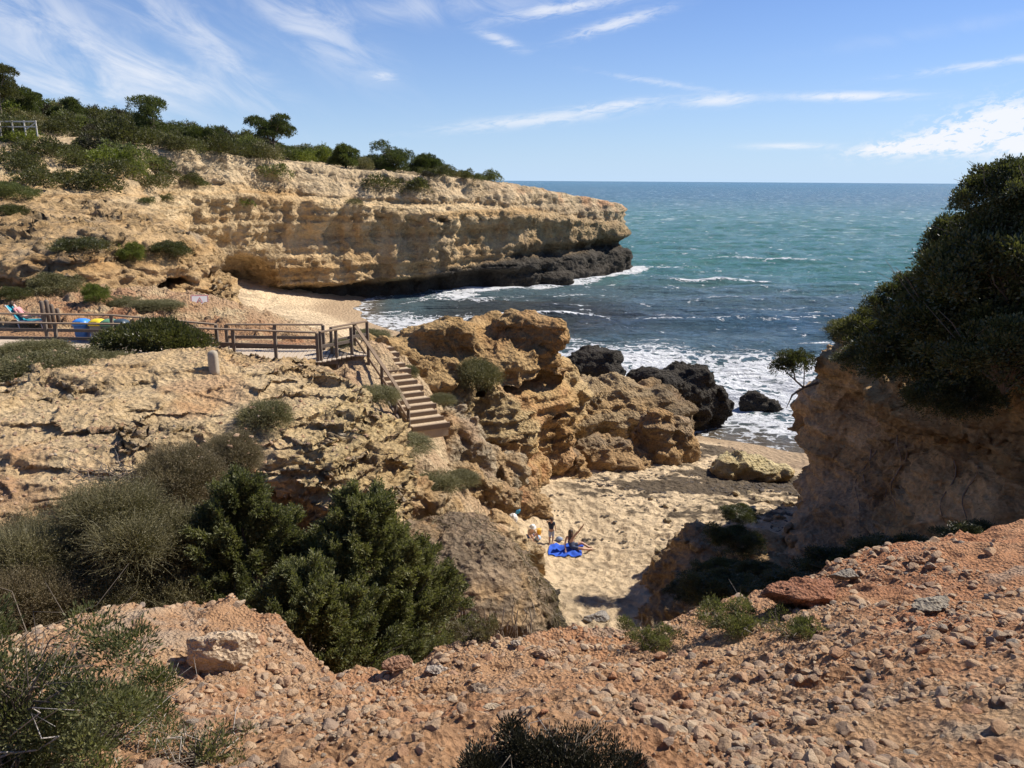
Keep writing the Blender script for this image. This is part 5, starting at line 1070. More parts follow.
# ------------------------------------------------------------------ boardwalk, stairs and the small things
M_wood = simple_mat('weathered_wood', (.15, .115, .085), .85, .35, 14, bump=.4)
M_deck = simple_mat('bleached_boards', (.50, .40, .29), .85, .25, 10, bump=.3)
M_rail = simple_mat('rail_wood', (.24, .165, .10), .8, .3, 14, bump=.3)
def boxes(name, items, smooth=False):
    """items: (centre, half sizes, x direction, up) -> one mesh of slightly chamfered beams"""
    V = []; F = []; b = 0
    for c, h, xd, up in items:
        X = np.array(xd, float); X /= np.linalg.norm(X); U = np.array(up, float); Y = np.cross(U, X); Y /= np.linalg.norm(Y); Z = np.cross(X, Y); h = np.array(h, float); e = min(h) * .14
        pts = []; 
        for sx in (-1, 1):
            for (dy, dz) in ((-1, -1), (1, -1), (1, 1), (-1, 1)):
                # chamfered ring of eight points per end
                a = (h[1] * dy - e * dy, h[2] * dz); b2 = (h[1] * dy, h[2] * dz - e * dz); seq = (a, b2) if dy * dz < 0 else (b2, a)
                for q in seq: pts.append(np.array(c) + X * h[0] * sx + Y * q[0] + Z * q[1])
        V += pts; r = [list(range(8)), list(range(8, 16))]
        # order each ring by angle
        P = np.array(pts); 
        for k in (0, 1):
            ring = r[k]; rel = (P[ring] - np.array(c)) ; an = np.arctan2(rel @ Z / h[2], rel @ Y / h[1]); r[k] = [ring[i] for i in np.argsort(an)]
        F += [[b + r[0][i], b + r[0][(i + 1) % 8], b + r[1][(i + 1) % 8], b + r[1][i]] for i in range(8)]
        CAPS.append(0); F8 = [[b + i for i in r[0][::-1]], [b + i for i in r[1]]]
        for f8 in F8: F += [[f8[0], f8[1], f8[2], f8[3]], [f8[0], f8[3], f8[4], f8[7]], [f8[4], f8[5], f8[6], f8[7]]]
        b += 16
    return raw_mesh(name, np.array(V), np.array(F), smooth)
CAPS = []
def beam(a, b, w, h): a = np.array(a, float); b = np.array(b, float); d = b - a; return ((a + b) / 2, (np.linalg.norm(d) / 2, w / 2, h / 2), d, (0, 0, 1) if abs(d[2]) < .9 * np.linalg.norm(d) else (0, 1, 0))
def railing(parent, pts, zt, zg, step=1.7, mid=(.5,), cap=.15, posts=True):
    """pts: plan polyline [(x, y)], zt/zg: height of rail top and deck at every point"""
    r = link('railing', boxes('top_rail', [beam((*pts[i], zt[i]), (*pts[i + 1], zt[i + 1]), cap, .045) for i in range(len(pts) - 1)]), M_rail, parent)
    for f in mid: link('middle_rail', boxes('middle_rail', [beam((*pts[i], zg[i] + (zt[i] - zg[i]) * f), (*pts[i + 1], zg[i + 1] + (zt[i + 1] - zg[i + 1]) * f), .045, .11) for i in range(len(pts) - 1)]), M_wood, r)
    if posts:
        for i in range(len(pts) - 1):
            a = np.array([*pts[i], 0.]); b = np.array([*pts[i + 1], 0.]); L = np.linalg.norm(b - a); n = max(1, round(L / step))
            for k in range(n + (i == len(pts) - 2)):
                t = k / n; p = a + (b - a) * t; z1 = zt[i] + (zt[i + 1] - zt[i]) * t; z0 = zg[i] + (zg[i + 1] - zg[i]) * t
                link('post', boxes('post', [beam((p[0], p[1], z0 - .35), (p[0], p[1], z1 - .02), .10, .10)]), M_wood, r)
    return r
def boardwalk():
    root = empty('boardwalk', (-14, 27, 9)); root.location = (0, 0, 0)
    tag(root, 'long wooden boardwalk with post and rail fence crossing behind the pale plateau', 'boardwalk')
    zd = lambda x: 9.15 if x < -12 else 9.15 - .012 * (x + 12) 
    def P(u, v, z): p = at_z(u, v, z); return (float(p[0]), float(p[1]))
    a = [P(-90, 329, 10.2), P(126, 329, 10.2)]; b = [P(190, 332, 10.12), P(316, 335, 10.05)]; c = [P(319, 334.5, 10.05), P(350, 329, 10.05)]
    k = [P(-90, 320, 10.3), P(110, 320, 10.3), P(215, 328, 10.2)]; k2 = [P(225, 328, 10.0), P(322, 327, 10.0)]; k3 = [P(330, 330, 10.0), P(366, 323, 10.0)]
    # boards laid askew to the rails
    it = []; x = -22.5
    fy = lambda x: np.interp(x, [a[0][0], a[1][0], b[0][0], b[1][0], c[1][0]], [a[0][1], a[1][1], b[0][1], b[1][1], c[1][1]]) - .15
    by = lambda x: np.interp(x, [k[0][0], k[1][0], k2[0][0], k2[1][0], c[1][0]], [k[0][1] + 1.2, k[1][1] + 1.0, k2[0][1], k2[1][1], c[1][1] + 1.5]) + .1
    while x < c[1][0] + .5:
        y0, y1 = fy(x), by(x) ; y1 = min(y1, y0 + 3.2); it.append(((x, (y0 + y1) / 2, zd(x) - .02 + random.uniform(-.004, .004)), (.056, (y1 - y0) / 2, .018), (1, .12, 0), (0, 0, 1))); x += .135
    link('deck', boxes('deck', it), M_deck, root)
    jo = []
    for dy in (.05, .9, 1.7, 2.5): jo += [beam((q, fy(q) + dy, zd(q) - .12), (q + 1.02, fy(q + 1) + dy, zd(q + 1) - .12), .07, .16) for q in np.arange(-22, c[1][0] - .6, 1.0)]
    link('joist', boxes('joist', jo), M_wood, root)
    railing(root, a, [10.2, 10.2], [9.15, 9.15], 2.9); railing(root, b, [10.12, 10.05], [9.1, 9.05], 1.55); railing(root, c, [10.05, 10.05], [9.05, 9.05], .7)
    railing(root, k, [10.3, 10.3, 10.2], [9.15, 9.15, 9.1], 2.3); railing(root, k2, [10.0, 10.0], [9.1, 9.05], 1.8); railing(root, k3, [10.0, 10.0], [9.05, 9.05], 1.3)
boardwalk()
def staircase():
    root = empty('staircase', (0, 0, 0)); tag(root, 'sand filled wooden steps with one handrail leading from the boardwalk down to the cove', 'stairs')
    T = at_z(357, 350, 9.05); Bm = at_y(413, 432, 23.6); w = np.array([.90, .43, 0]); n = 14
    sand_t = ground_mat('trodden_sand', (3, 9, 8), .05, .8, .15, .3)
    for i in range(n):
        t = (i + .5) / n; p = T + (Bm - T) * t; wd = 1.22 + .08 * math.sin(i * 2.1); c = p + w * wd / 2
        d = (Bm - T) / n; dd = np.array([d[0], d[1], 0]); L = np.linalg.norm(dd)
        s = link('step', boxes('step', [(c + np.array([0, 0, -.02]) + dd * .5, (wd / 2, .045, .085), w, (0, 0, 1))]), M_rail, root)
        me = boxes('tread', [(c + np.array([0, 0, -.18]), (wd / 2 - .03, L * .52, .235), w, (0, 0, 1))])
        at = me.attributes.new('alb', 'FLOAT_COLOR', 'POINT'); at.data.foreach_set('color', np.tile([.52, .40, .26, 1], len(me.vertices)).astype(f32)); link('tread', me, sand_t, s)
    l0 = T - w * .12; l1 = Bm - w * .12
    link('stringer', boxes('stringer', [beam(l0 + [0, 0, -.12], l1 + [0, 0, -.2], .07, .22)]), M_wood, root)
    link('stringer', boxes('stringer', [beam(l0 - w * .55 + [0, 0, -.35], l0 - w * .55 + (l1 - l0) * .75 + [0, 0, -.45], .07, .16)]), M_deck, root)
    hr = link('handrail', boxes('handrail', [beam(l0 + [0, 0, .95], l0 + (l1 - l0) * .78 + [0, 0, .95], .12, .05), beam(l0 + (l1 - l0) * .78 + [0, 0, .95], l1 + [0.05, -.1, .78], .12, .05)]), M_rail, root)
    link('middle_rail', boxes('middle_rail', [beam(l0 + [0, 0, .48], l0 + (l1 - l0) * .78 + [0, 0, .46], .045, .10), beam(l0 + (l1 - l0) * .78 + [0, 0, .46], l1 + [0.03, -.06, .38], .045, .10)]), M_rail, hr)
    for t in (0.02, .3, .55, .78, 1.0): p = l0 + (l1 - l0) * t; link('post', boxes('post', [beam(p + [0, 0, -.5], p + [0, 0, .93 - (.15 if t == 1 else 0)], .10, .10)]), M_wood, hr)
staircase()

def lathe(name, prof, seg=20, sq=0.0):
    """prof: [(radius, z)]; sq > 0 squares the section"""
    an = np.arange(seg) * 2 * math.pi / seg; k = (np.abs(np.cos(an)) ** 4 + np.abs(np.sin(an)) ** 4) ** -.25 if sq else 1.0
    V = np.concatenate([np.stack([r * np.cos(an) * k, r * np.sin(an) * k, np.full(seg, z)], 1) for r, z in prof] + [np.array([[0, 0, prof[0][1]], [0, 0, prof[-1][1]]])]); m = len(prof); i = np.arange(seg); j = (i + 1) % seg
    F = [np.concatenate([np.stack([q * seg + i, q * seg + j, (q + 1) * seg + j, (q + 1) * seg + i], 1) for q in range(m - 1)]), np.stack([j, i, np.full(seg, m * seg)], 1), np.stack([(m - 1) * seg + i, (m - 1) * seg + j, np.full(seg, m * seg + 1)], 1)]
    return raw_mesh(name, V, F, True)
def small_things():
    # stone marker on the plateau
    p = hit(214, 374); o = link('bollard', lathe('bollard', [(.13, -.15), (.125, .0), (.12, .35), (.118, .46), (.10, .52), (.05, .55)], 20, 1), simple_mat('bollard_stone', (.36, .30, .22), .95, .3, 20, bump=.5)); o.location = p; tag(o, 'short round topped stone marker post standing on the pale plateau', 'bollard')
    # four recycling bins behind the rail
    for u, c, lb, lid in ((80, (.03, .14, .42), 'blue waste bin, leftmost of the four behind the boardwalk rail', (.05, .25, .70)), (96, (.20, .20, .19), 'waste bin with a yellow lid behind the boardwalk rail', (.85, .62, .03)), (108, (.10, .14, .12), 'waste bin with a dull green lid behind the boardwalk rail', (.13, .30, .17)), (119, (.05, .06, .06), 'waste bin with a dark lid, rightmost of the four behind the boardwalk rail', (.045, .07, .085))):
        q = at_z(u, 323.5, 9.98); g = drop(q[0], q[1]); e = empty('waste_bin', (q[0], q[1], g - .02)); tag(e, lb, 'bin', 'recycling bins behind the boardwalk'); h = 9.98 - g
        link('body', lathe('body', [(.19, 0), (.21, .05), (.25, h - .26), (.27, h - .22)], 24, 1), simple_mat('bin_body', c, .5, .08), e)
        ld = link('lid', lathe('lid', [(.28, h - .215), (.285, h - .17), (.25, h - .07), (.14, h - .01), (.04, h)], 24, 1), simple_mat('bin_lid', lid, .4, .08), e)
        link('opening', boxes('opening', [((0, -.245, h - .115), (.10, .02, .035), (1, 0, 0), (0, 0, 1))]), simple_mat('bin_hole', (.02, .02, .02), .8), ld)
    # warning sign about falling rocks
    q = at_y(198, 305, 37.0); g = drop(q[0], q[1]); e = empty('warning_sign', (q[0], q[1], q[2] - .32)); e.rotation_euler = (0, .08, math.radians(42)); tag(e, 'white warning sign with a red border in front of the lit rock face', 'sign')
    Mw = simple_mat('sign_white', (.78, .76, .74), .5, .04); Mr = simple_mat('sign_red', (.55, .06, .05), .5, .05); Mk = simple_mat('sign_black', (.03, .03, .03), .6)
    link('panel', boxes('panel', [((0, 0, .32), (.42, .012, .29), (1, 0, 0), (0, 0, 1))]), Mw, e)
    def tri(name, r, y, m, par, zz=.34): 
        a = [math.radians(t) for t in (90, 210, 330)]; v = [(math.cos(t) * r, yy, zz + math.sin(t) * r) for yy in (y, y + .004) for t in a]; return link(name, raw_mesh(name, np.array(v), [np.array([[0, 1, 2], [5, 4, 3]]), np.array([[0, 3, 4, 1], [1, 4, 5, 2], [2, 5, 3, 0]])], False), m, par)
    bd = [((0, -.0145, .32 + s * .27), (.405, .0035, .012), (1, 0, 0), (0, 0, 1)) for s in (-1, 1)] + [((s * .396, -.0145, .32), (.012, .0035, .255), (1, 0, 0), (0, 0, 1)) for s in (-1, 1)]
    link('border', boxes('border', bd), Mr, e); tri('red_triangle', .17, -.020, Mr, e); tri('white_triangle', .115, -.026, Mw, e)
    link('pictogram', boxes('pictogram', [((.012, -.031, .32), (.016, .003, .045), (1, 0, 0), (0, 0, 1)), ((.012, -.031, .385), (.013, .003, .013), (1, 0, 0), (0, 0, 1)), ((-.045, -.031, .345), (.012, .003, .012), (1, 0, .6), (0, 0, 1)), ((-.05, -.031, .29), (.018, .003, .010), (1, 0, .4), (0, 0, 1))]), Mk, e)
    link('post', boxes('post', [beam((0, .05, -.9), (0, .05, .5), .07, .07)]), M_wood, e)
    # old posts on the bank and the fence on the hill
    for i, (u, v, lb) in enumerate(((40, 307, 'leftmost of the four short wooden posts beside the deck chair'), (45, 306, 'second of the four short wooden posts beside the deck chair'), (50, 310, 'third of the four short wooden posts, cut lower'), (56, 314, 'rightmost and lowest of the four short wooden posts'))):
        q = at_y(u, v, 31.2 + i * .25); g = drop(q[0], q[1]); o = link('post', lathe('wooden_post', [(.085, g - .2 - q[2]), (.08, -.06), (.06, 0)], 14), M_wood); o.location = q; o.name = 'wooden_post'; tag(o, lb, 'post', 'wooden posts beside the deck chair')
    q0 = at_y(-6, 128, 74); q1 = at_y(33, 127.5, 74); e = empty('fence'); tag(e, 'pale wooden rail fence half hidden in the heath at the left edge', 'fence'); Mf = simple_mat('pale_fence_wood', (.55, .50, .42), .8)
    link('rail', boxes('rail', [beam(q0, q1, .06, .12), beam(q0 - [0, 0, .45], q1 - [0, 0, .45], .06, .10)]), Mf, e)
    for t in (0.05, .37, .68, .98): p = q0 + (q1 - q0) * t; link('post', boxes('post', [beam(p - [0, 0, 1.3], p + [0, 0, .1], .10, .10)]), Mf, e)
    link('brace', boxes('brace', [beam(q0 + (q1 - q0) * .7 - [0, 0, .7], q1 - [0, 0, .05], .05, .08)]), Mf, e)
small_things()

# ------------------------------------------------------------------ people
def skin(name, joints, bones, mat, parent=None, sub=2, root=0):
    """joints: {key: (x, y, z, radius)}; one continuous surface grown round the bones"""
    keys = list(joints); me = bpy.data.meshes.new(name); me.from_pydata([joints[k][:3] for k in keys], [(keys.index(a), keys.index(b)) for a, b in bones], [])
    o = bpy.data.objects.new(name, me); C.objects.link(o); m = o.modifiers.new('skin', 'SKIN'); 
    if not me.skin_vertices: 
        import bmesh
        b = bmesh.new(); b.from_mesh(me); b.verts.layers.skin.verify(); b.to_mesh(me); b.free()
    for k, sv in zip(keys, me.skin_vertices[0].data):
        r = joints[k][3]; sv.radius = r if isinstance(r, tuple) else (r, r)
    me.skin_vertices[0].data[root].use_root = True
    m.use_smooth_shade = True; s = o.modifiers.new('sub', 'SUBSURF'); s.levels = sub; s.render_levels = sub
    dg = bpy.context.evaluated_depsgraph_get(); dg.update(); new = bpy.data.meshes.new_from_object(o.evaluated_get(dg)); new.name = name; bpy.data.objects.remove(o)
    new.materials.clear(); new.polygons.foreach_set('use_smooth', np.ones(len(new.polygons), bool)); return link(name, new, mat, parent)
M_skin = simple_mat('skin_tanned', (.46, .26, .17), .55, .08, 20); M_skin2 = simple_mat('skin_fair', (.58, .36, .26), .55, .08, 20)
def fingers(J, B, hand, wrist, tip_dir, side, L=.07):
    t = np.array(tip_dir, float); t /= np.linalg.norm(t); s = np.array(side, float); s -= (s @ t) * t; s /= np.linalg.norm(s); h = np.array(J[hand][:3]); c = np.cross(t, s)
    for i, (k, l) in enumerate(((-1.5, .8), (-.5, .97), (.5, 1.0), (1.5, .88))):
        a = h + s * .011 * k + t * .01; b = h + s * .014 * k + t * (L * .55 * l) + c * .004; d = h + s * .016 * k + t * (L * l) + c * .014
        J[f'{hand}{i}a'] = (*b, .0075); J[f'{hand}{i}b'] = (*d, .006); B += [(hand, f'{hand}{i}a'), (f'{hand}{i}a', f'{hand}{i}b')]
    a = h - t * .03 - s * .022; b = h - t * .0 - s * .042 + c * .01; J[hand + 't'] = (*a, .009); J[hand + 'u'] = (*b, .007); B += [(wrist, hand + 't'), (hand + 't', hand + 'u')]
def head_parts(root, hc, r, face, hair_mat, long_hair=0.0, hat=None):
    """eyes, nose, ears and hair on a head of radius r at hc looking along face"""
    f = np.array(face, float); f /= np.linalg.norm(f); s = np.cross(f, [0, 0, 1]); s /= np.linalg.norm(s); u = np.cross(s, f); hc = np.array(hc)
    v, fc = ico(3); n = v.copy(); back = n @ f; keep = np.where(back < .35, 1.0, 0) * 1.0
    rad = r * np.where((back > .30) & (n @ u < .55), .90, 1.10); P = hc + n * rad[:, None] * np.array([1, 1, 1.12]); 
    if long_hair: low = (n[:, 2] < -.1) & (back < .2); P[low, 2] -= long_hair * (-.1 - n[low, 2]) * 1.2
    link('hair', raw_mesh('hair', P, fc, True), hair_mat, root)
    V = []; F = []
    ev, ef = ico(1)
    for sd in (-1, 1): V.append(hc + f * r * .93 + s * sd * r * .36 + u * r * .02 + ev * r * .10); F.append(ef + len(ev) * (len(V) - 1))
    link('eyes', raw_mesh('eyes', np.concatenate(V), np.concatenate(F), True), simple_mat('eye_dark', (.03, .02, .015), .3), root)
    link('mouth', boxes('mouth', [(hc + f * r * .96 - u * r * .5, (r * .22, r * .05, r * .05), s, u)]), simple_mat('lips', (.40, .14, .12), .5), root)
    link('nose', raw_mesh('nose', hc + f * r * 1.02 - u * r * .2 + ev * r * np.array([.14, .14, .2]), ef, True), M_skin, root)
def hit(u, v):
    o = bpy.data.objects['beach']; ok, p, n, i = o.ray_cast(Vector((0, 0, 15)), Vector(ray(u, v)).normalized()); return np.array(p)
def people():
    # child standing on the sand, hand raised to the brow
    p = hit(553, 543); e = empty('person', p); e.rotation_euler = (0, 0, .2); tag(e, 'child standing on the sand in a dark top and light trousers, hand at the brow', 'person')
    J = {'pel': (0, 0, .56, (.085, .07)), 'waist': (0, 0, .66, (.08, .062)), 'chest': (0, 0, .80, (.095, .07)), 'neck': (0, 0, .89, .032), 'head': (0, -.01, .98, .072), 'top': (0, 0, 1.045, .05),
         'shL': (-.105, 0, .85, .033), 'elL': (-.19, -.04, .93, .025), 'haL': (-.10, -.10, 1.0, .016), 'shR': (.105, 0, .85, .033), 'elR': (.15, .0, .70, .025), 'wrR': (.16, -.03, .575, .018), 'haR': (.16, -.04, .54, .016),
         'hiL': (-.055, 0, .50, .06), 'knL': (-.06, -.01, .29, .040), 'anL': (-.06, .01, .06, .027), 'toL': (-.065, -.10, .02, .022), 'hiR': (.055, 0, .50, .06), 'knR': (.065, -.01, .29, .040), 'anR': (.07, .01, .06, .027), 'toR': (.085, -.10, .02, .022), 'wrL': (-.13, -.08, .985, .018)}
    B = [('pel', 'waist'), ('waist', 'chest'), ('chest', 'neck'), ('neck', 'head'), ('head', 'top'), ('chest', 'shL'), ('shL', 'elL'), ('elL', 'wrL'), ('wrL', 'haL'), ('chest', 'shR'), ('shR', 'elR'), ('elR', 'wrR'), ('wrR', 'haR'), ('pel', 'hiL'), ('hiL', 'knL'), ('knL', 'anL'), ('anL', 'toL'), ('pel', 'hiR'), ('hiR', 'knR'), ('knR', 'anR'), ('anR', 'toR')]
    fingers(J, B, 'haL', 'wrL', (.9, -.3, .2), (0, 0, 1), .05); fingers(J, B, 'haR', 'wrR', (0, -.1, -1), (0, 1, 0), .05)
    skin('body', J, B, M_skin, e)
    g = lambda k, a: (*J[k][:3], tuple(q * a for q in J[k][3]) if isinstance(J[k][3], tuple) else J[k][3] * a)
    mid = lambda a, b, t, r: tuple(np.array(J[a][:3]) * (1 - t) + np.array(J[b][:3]) * t) + (r,)
    skin('shirt', {'pel': (0, 0, .58, (.095, .08)), 'waist': g('waist', 1.2), 'chest': g('chest', 1.15), 'n': (0, 0, .875, .045), 'shL': g('shL', 1.3), 'sL': mid('shL', 'elL', .6, .036), 'shR': g('shR', 1.3), 'sR': mid('shR', 'elR', .6, .036)}, [('pel', 'waist'), ('waist', 'chest'), ('chest', 'n'), ('chest', 'shL'), ('shL', 'sL'), ('chest', 'shR'), ('shR', 'sR')], simple_mat('navy_cotton', (.022, .028, .05), .9), e)
    skin('trousers', {'pel': (0, 0, .57, (.09, .078)), 'hiL': g('hiL', 1.12), 'knL': mid('knL', 'anL', .12, .052), 'hiR': g('hiR', 1.12), 'knR': mid('knR', 'anR', .12, .052)}, [('pel', 'hiL'), ('hiL', 'knL'), ('pel', 'hiR'), ('hiR', 'knR')], simple_mat('pale_denim', (.36, .40, .45), .9), e)
    head_parts(e, (0, -.01, .995), .078, (0, -1, .15), simple_mat('brown_hair', (.06, .035, .022), .7))
    # woman sitting on the blue towel with one arm stretched up
    p = hit(573, 549); e = empty('person', p); e.rotation_euler = (0, 0, .15); tag(e, 'woman sitting on the blue towel with long brown hair, one arm stretched up high', 'person')
    J = {'pel': (0, 0, .11, (.13, .11)), 'waist': (-.01, .03, .28, (.11, .085)), 'chest': (-.02, .03, .46, (.13, .09)), 'neck': (-.03, .0, .59, .042), 'head': (-.03, -.02, .71, .083), 'top': (-.03, -.01, .79, .06),
         'shL': (-.17, .02, .53, .043), 'elL': (-.24, -.02, .29, .032), 'wrL': (-.24, -.14, .08, .024), 'haL': (-.24, -.19, .045, .02), 'shR': (.13, .02, .56, .043), 'elR': (.28, -.02, .76, .032), 'wrR': (.42, -.05, .98, .024), 'haR': (.45, -.06, 1.03, .02),
         'hiL': (.08, -.06, .10, .085), 'knL': (.38, -.26, .14, .058), 'anL': (.68, -.18, .06, .038), 'toL': (.80, -.22, .06, .026), 'hiR': (.09, .06, .10, .085), 'knR': (.42, .10, .22, .058), 'anR': (.70, .0, .05, .038), 'toR': (.82, -.03, .05, .026)}
    fingers(J, B2 := list(B), 'haL', 'wrL', (0, -1, -.15), (1, 0, 0)) if False else None
    B2 = [b for b in B if not (b[0].startswith('haL') or b[0].startswith('haR') or b[1].endswith(('t', 'u')) and b[1][:2] == 'ha')]
    fingers(J, B2, 'haL', 'wrL', (0, -1, -.25), (1, 0, 0)); fingers(J, B2, 'haR', 'wrR', (.45, -.1, 1), (.3, .9, 0))
    skin('body', J, B2, M_skin, e)
    g = lambda k, a: (*J[k][:3], tuple(q * a for q in J[k][3]) if isinstance(J[k][3], tuple) else J[k][3] * a)
    Md = simple_mat('dark_patterned_dress', (.05, .065, .12), .9, .9, 26)
    skin('dress', {'pel': g('pel', 1.14), 'waist': g('waist', 1.16), 'chest': (*J['chest'][:2], .44, (.14, .10)), 'hiL': g('hiL', 1.15), 'kL': (.28, -.19, .13, .085), 'hiR': g('hiR', 1.15), 'kR': (.31, .09, .19, .085)}, [('pel', 'waist'), ('waist', 'chest'), ('pel', 'hiL'), ('hiL', 'kL'), ('pel', 'hiR'), ('hiR', 'kR')], Md, e)
    head_parts(e, (-.03, -.02, .725), .092, (.25, -1, .2), simple_mat('dark_brown_hair', (.05, .028, .018), .6), .45)
    # blue towel
    cs = [hit(u, v) for u, v in ((545, 549), (562, 545.5), (585, 544), (583, 550), (576, 556), (560, 553))]; ctr = sum(cs) / 6; n = 22; g_ = np.linspace(-1, 1, n)
    X, Y = np.meshgrid(g_, g_); ax = np.array([.92, .10, 0]); ay = np.array([.12, .55, 0]); P = ctr[None, None] + X[..., None] * ax * .66 + Y[..., None] * ay * .8; 
    P = P.reshape(-1, 3); P[:, 0] += .09 * vn(P[:, 0] * 3, P[:, 1] * 3, 0 * P[:, 0]); P[:, 1] += .1 * vn(P[:, 0] * 4 + 9, P[:, 1] * 3, 0 * P[:, 0])
    P[:, 2] = [drop(a, b, ctr[2] + .02) if False else 0 for a, b, c in P]
    base = BEACH_Z(P[:, 0], P[:, 1]); P[:, 2] = base + .05 + .035 * vn(P[:, 0] * 6, P[:, 1] * 6, 0 * P[:, 0]); i = np.arange(n * n).reshape(n, n)
    q = np.stack([i[:-1, :-1].ravel(), i[:-1, 1:].ravel(), i[1:, 1:].ravel(), i[1:, :-1].ravel()], 1); P2 = P.copy(); P2[:, 2] -= .012
    o = link('towel', raw_mesh('towel', np.concatenate([P, P2]), np.concatenate([q, q[:, ::-1] + n * n]), True), simple_mat('blue_towel', (.02, .09, .50), .9, .3, 10)); tag(o, 'crumpled bright blue towel spread on the sand under the sitting woman', 'towel')
    # small child crouching with a pale hat
    p = hit(532, 539); e = empty('person', p); tag(e, 'person in a white hat and pale top bent over beside the yellow bucket', 'person')
    J = {'pel': (0, .05, .13, (.10, .09)), 'waist': (.02, .0, .24, (.09, .08)), 'chest': (.04, -.05, .36, (.10, .08)), 'neck': (.07, -.09, .45, .035), 'head': (.09, -.12, .52, .07), 'top': (.09, -.12, .58, .05), 'shL': (-.06, -.08, .40, .034), 'elL': (-.05, -.2, .27, .026), 'wrL': (.03, -.27, .15, .019), 'haL': (.05, -.29, .12, .016),
         'shR': (.15, -.04, .40, .034), 'elR': (.25, -.10, .28, .026), 'wrR': (.30, -.18, .17, .019), 'haR': (.31, -.2, .14, .016), 'hiL': (-.03, -.02, .12, .065), 'knL': (.08, -.2, .26, .045), 'anL': (.12, -.19, .05, .03), 'toL': (.15, -.26, .02, .022), 'hiR': (.07, .02, .12, .065), 'knR': (.24, -.08, .24, .045), 'anR': (.30, -.03, .05, .03), 'toR': (.35, -.09, .02, .022)}
    B3 = [b for b in B2 if b[0] in J and b[1] in J]; fingers(J, B3, 'haL', 'wrL', (.3, -.6, -.6), (1, 0, 0), .045); fingers(J, B3, 'haR', 'wrR', (.1, -.6, -.7), (1, 0, 0), .045)
    skin('body', J, B3, M_skin2, e); g = lambda k, a: (*J[k][:3], tuple(q * a for q in J[k][3]) if isinstance(J[k][3], tuple) else J[k][3] * a)
    skin('shirt', {'waist': g('waist', 1.2), 'chest': g('chest', 1.15), 'shL': g('shL', 1.3), 'eL': (-.055, -.15, .33, .038), 'shR': g('shR', 1.3), 'eR': (.21, -.075, .33, .038), 'pel': g('pel', 1.1)}, [('pel', 'waist'), ('waist', 'chest'), ('chest', 'shL'), ('shL', 'eL'), ('chest', 'shR'), ('shR', 'eR')], simple_mat('pale_cotton', (.55, .47, .36), .9), e)
    skin('shorts', {'pel': g('pel', 1.12), 'hiL': g('hiL', 1.15), 'kL': (.05, -.14, .22, .058), 'hiR': g('hiR', 1.15), 'kR': (.19, -.05, .21, .058)}, [('pel', 'hiL'), ('hiL', 'kL'), ('pel', 'hiR'), ('hiR', 'kR')], simple_mat('blue_shorts', (.04, .09, .30), .9), e)
    head_parts(e, (.09, -.12, .535), .074, (.3, -.8, -.4), simple_mat('light_hair', (.25, .16, .08), .7))
    h = link('hat', lathe('hat', [(.135, .0), (.13, .012), (.095, .02), (.09, .06), (.07, .09), (.03, .102)], 24), simple_mat('white_cotton', (.75, .74, .70), .9), e); h.location = (.09, -.12, .56); h.rotation_euler = (.25, .15, 0)
    # things lying round them
    def bag(name, u, v, s, c, lb, cat, sc=(1, .7, .9)):
        p = hit(u, v); vv, ff = ico(4); vv = vv * np.array(sc); vv[:, 2] = np.where(vv[:, 2] > .5, .5 + (vv[:, 2] - .5) * 1.25, vv[:, 2]); vv = vv + .16 * nz3(vv, 2.2, 3, .5, True, u)[:, None] * vv; vv *= s
        e = empty(name, p); tag(e, lb, cat); link('body', raw_mesh('body', vv + np.array([0, 0, s * sc[2] * .8]), ff, True), simple_mat(name + '_cloth', c, .8, .2, 14), e)
        t = np.linspace(0, math.pi, 9); link('strap', tubes('strap', [(np.stack([np.cos(t) * s * .4, 0 * t, s * sc[2] * 1.6 + np.sin(t) * s * .35], 1), np.full(9, s * .05))]), simple_mat('strap_cloth', tuple(q * .6 for q in c), .8), e); return e
    bag('beach_bag', 514, 522, .20, (.72, .70, .66), 'white beach bag on the sand left of the crouching person', 'bag', (1, .8, 1.0)); bag('beach_bag', 516.5, 513, .19, (.05, .30, .55), 'bright blue bag behind the white beach bag', 'bag', (1.1, .7, .8)); bag('beach_bag', 518, 500.5, .20, (.02, .10, .24), 'dark blue bag in the notch of the rock above the white bag', 'bag', (1.2, .7, .6))
    bag('beach_bag', 561, 540, .12, (.28, .33, .42), 'small grey blue bag on the sand between the standing child and the woman', 'bag', (1.1, .8, .7))
    p = hit(541, 534); o = empty('bucket', p); tag(o, 'yellow toy bucket on the sand beside the crouching person', 'bucket'); link('body', lathe('body', [(.07, 0), (.075, .02), (.10, .20), (.11, .205), (.105, .215)], 20), simple_mat('yellow_plastic', (.80, .42, .03), .4, .05), o)
    t = np.linspace(0, math.pi, 10); link('handle', tubes('handle', [(np.stack([np.cos(t) * .105, np.sin(t) * -.07, .2 + np.sin(t) * .05], 1), np.full(10, .007))]), simple_mat('white_plastic', (.7, .7, .68), .4), o)
    p = hit(540, 540); vv, ff = ico(3); o = link('ball', raw_mesh('ball', vv * .11 + np.array([0, 0, .1]), ff, True), simple_mat('blue_white_ball', (.40, .55, .72), .4, .7, 9)); o.location = p; tag(o, 'pale blue and white ball on the sand below the yellow bucket', 'ball')
    # reclining sunbather behind the boardwalk
    q = at_y(27, 322, 31.4); g0 = drop(q[0], q[1]); e = empty('deck_chair', (q[0], q[1], g0)); tag(e, 'teal deck chair on the bank behind the boardwalk at the left edge', 'chair'); Mt = simple_mat('teal_canvas', (.02, .28, .36), .8); Mm = simple_mat('pale_frame', (.6, .6, .58), .4)
    hz = .25; back = [(-.75, .95), (-.25, .30)]
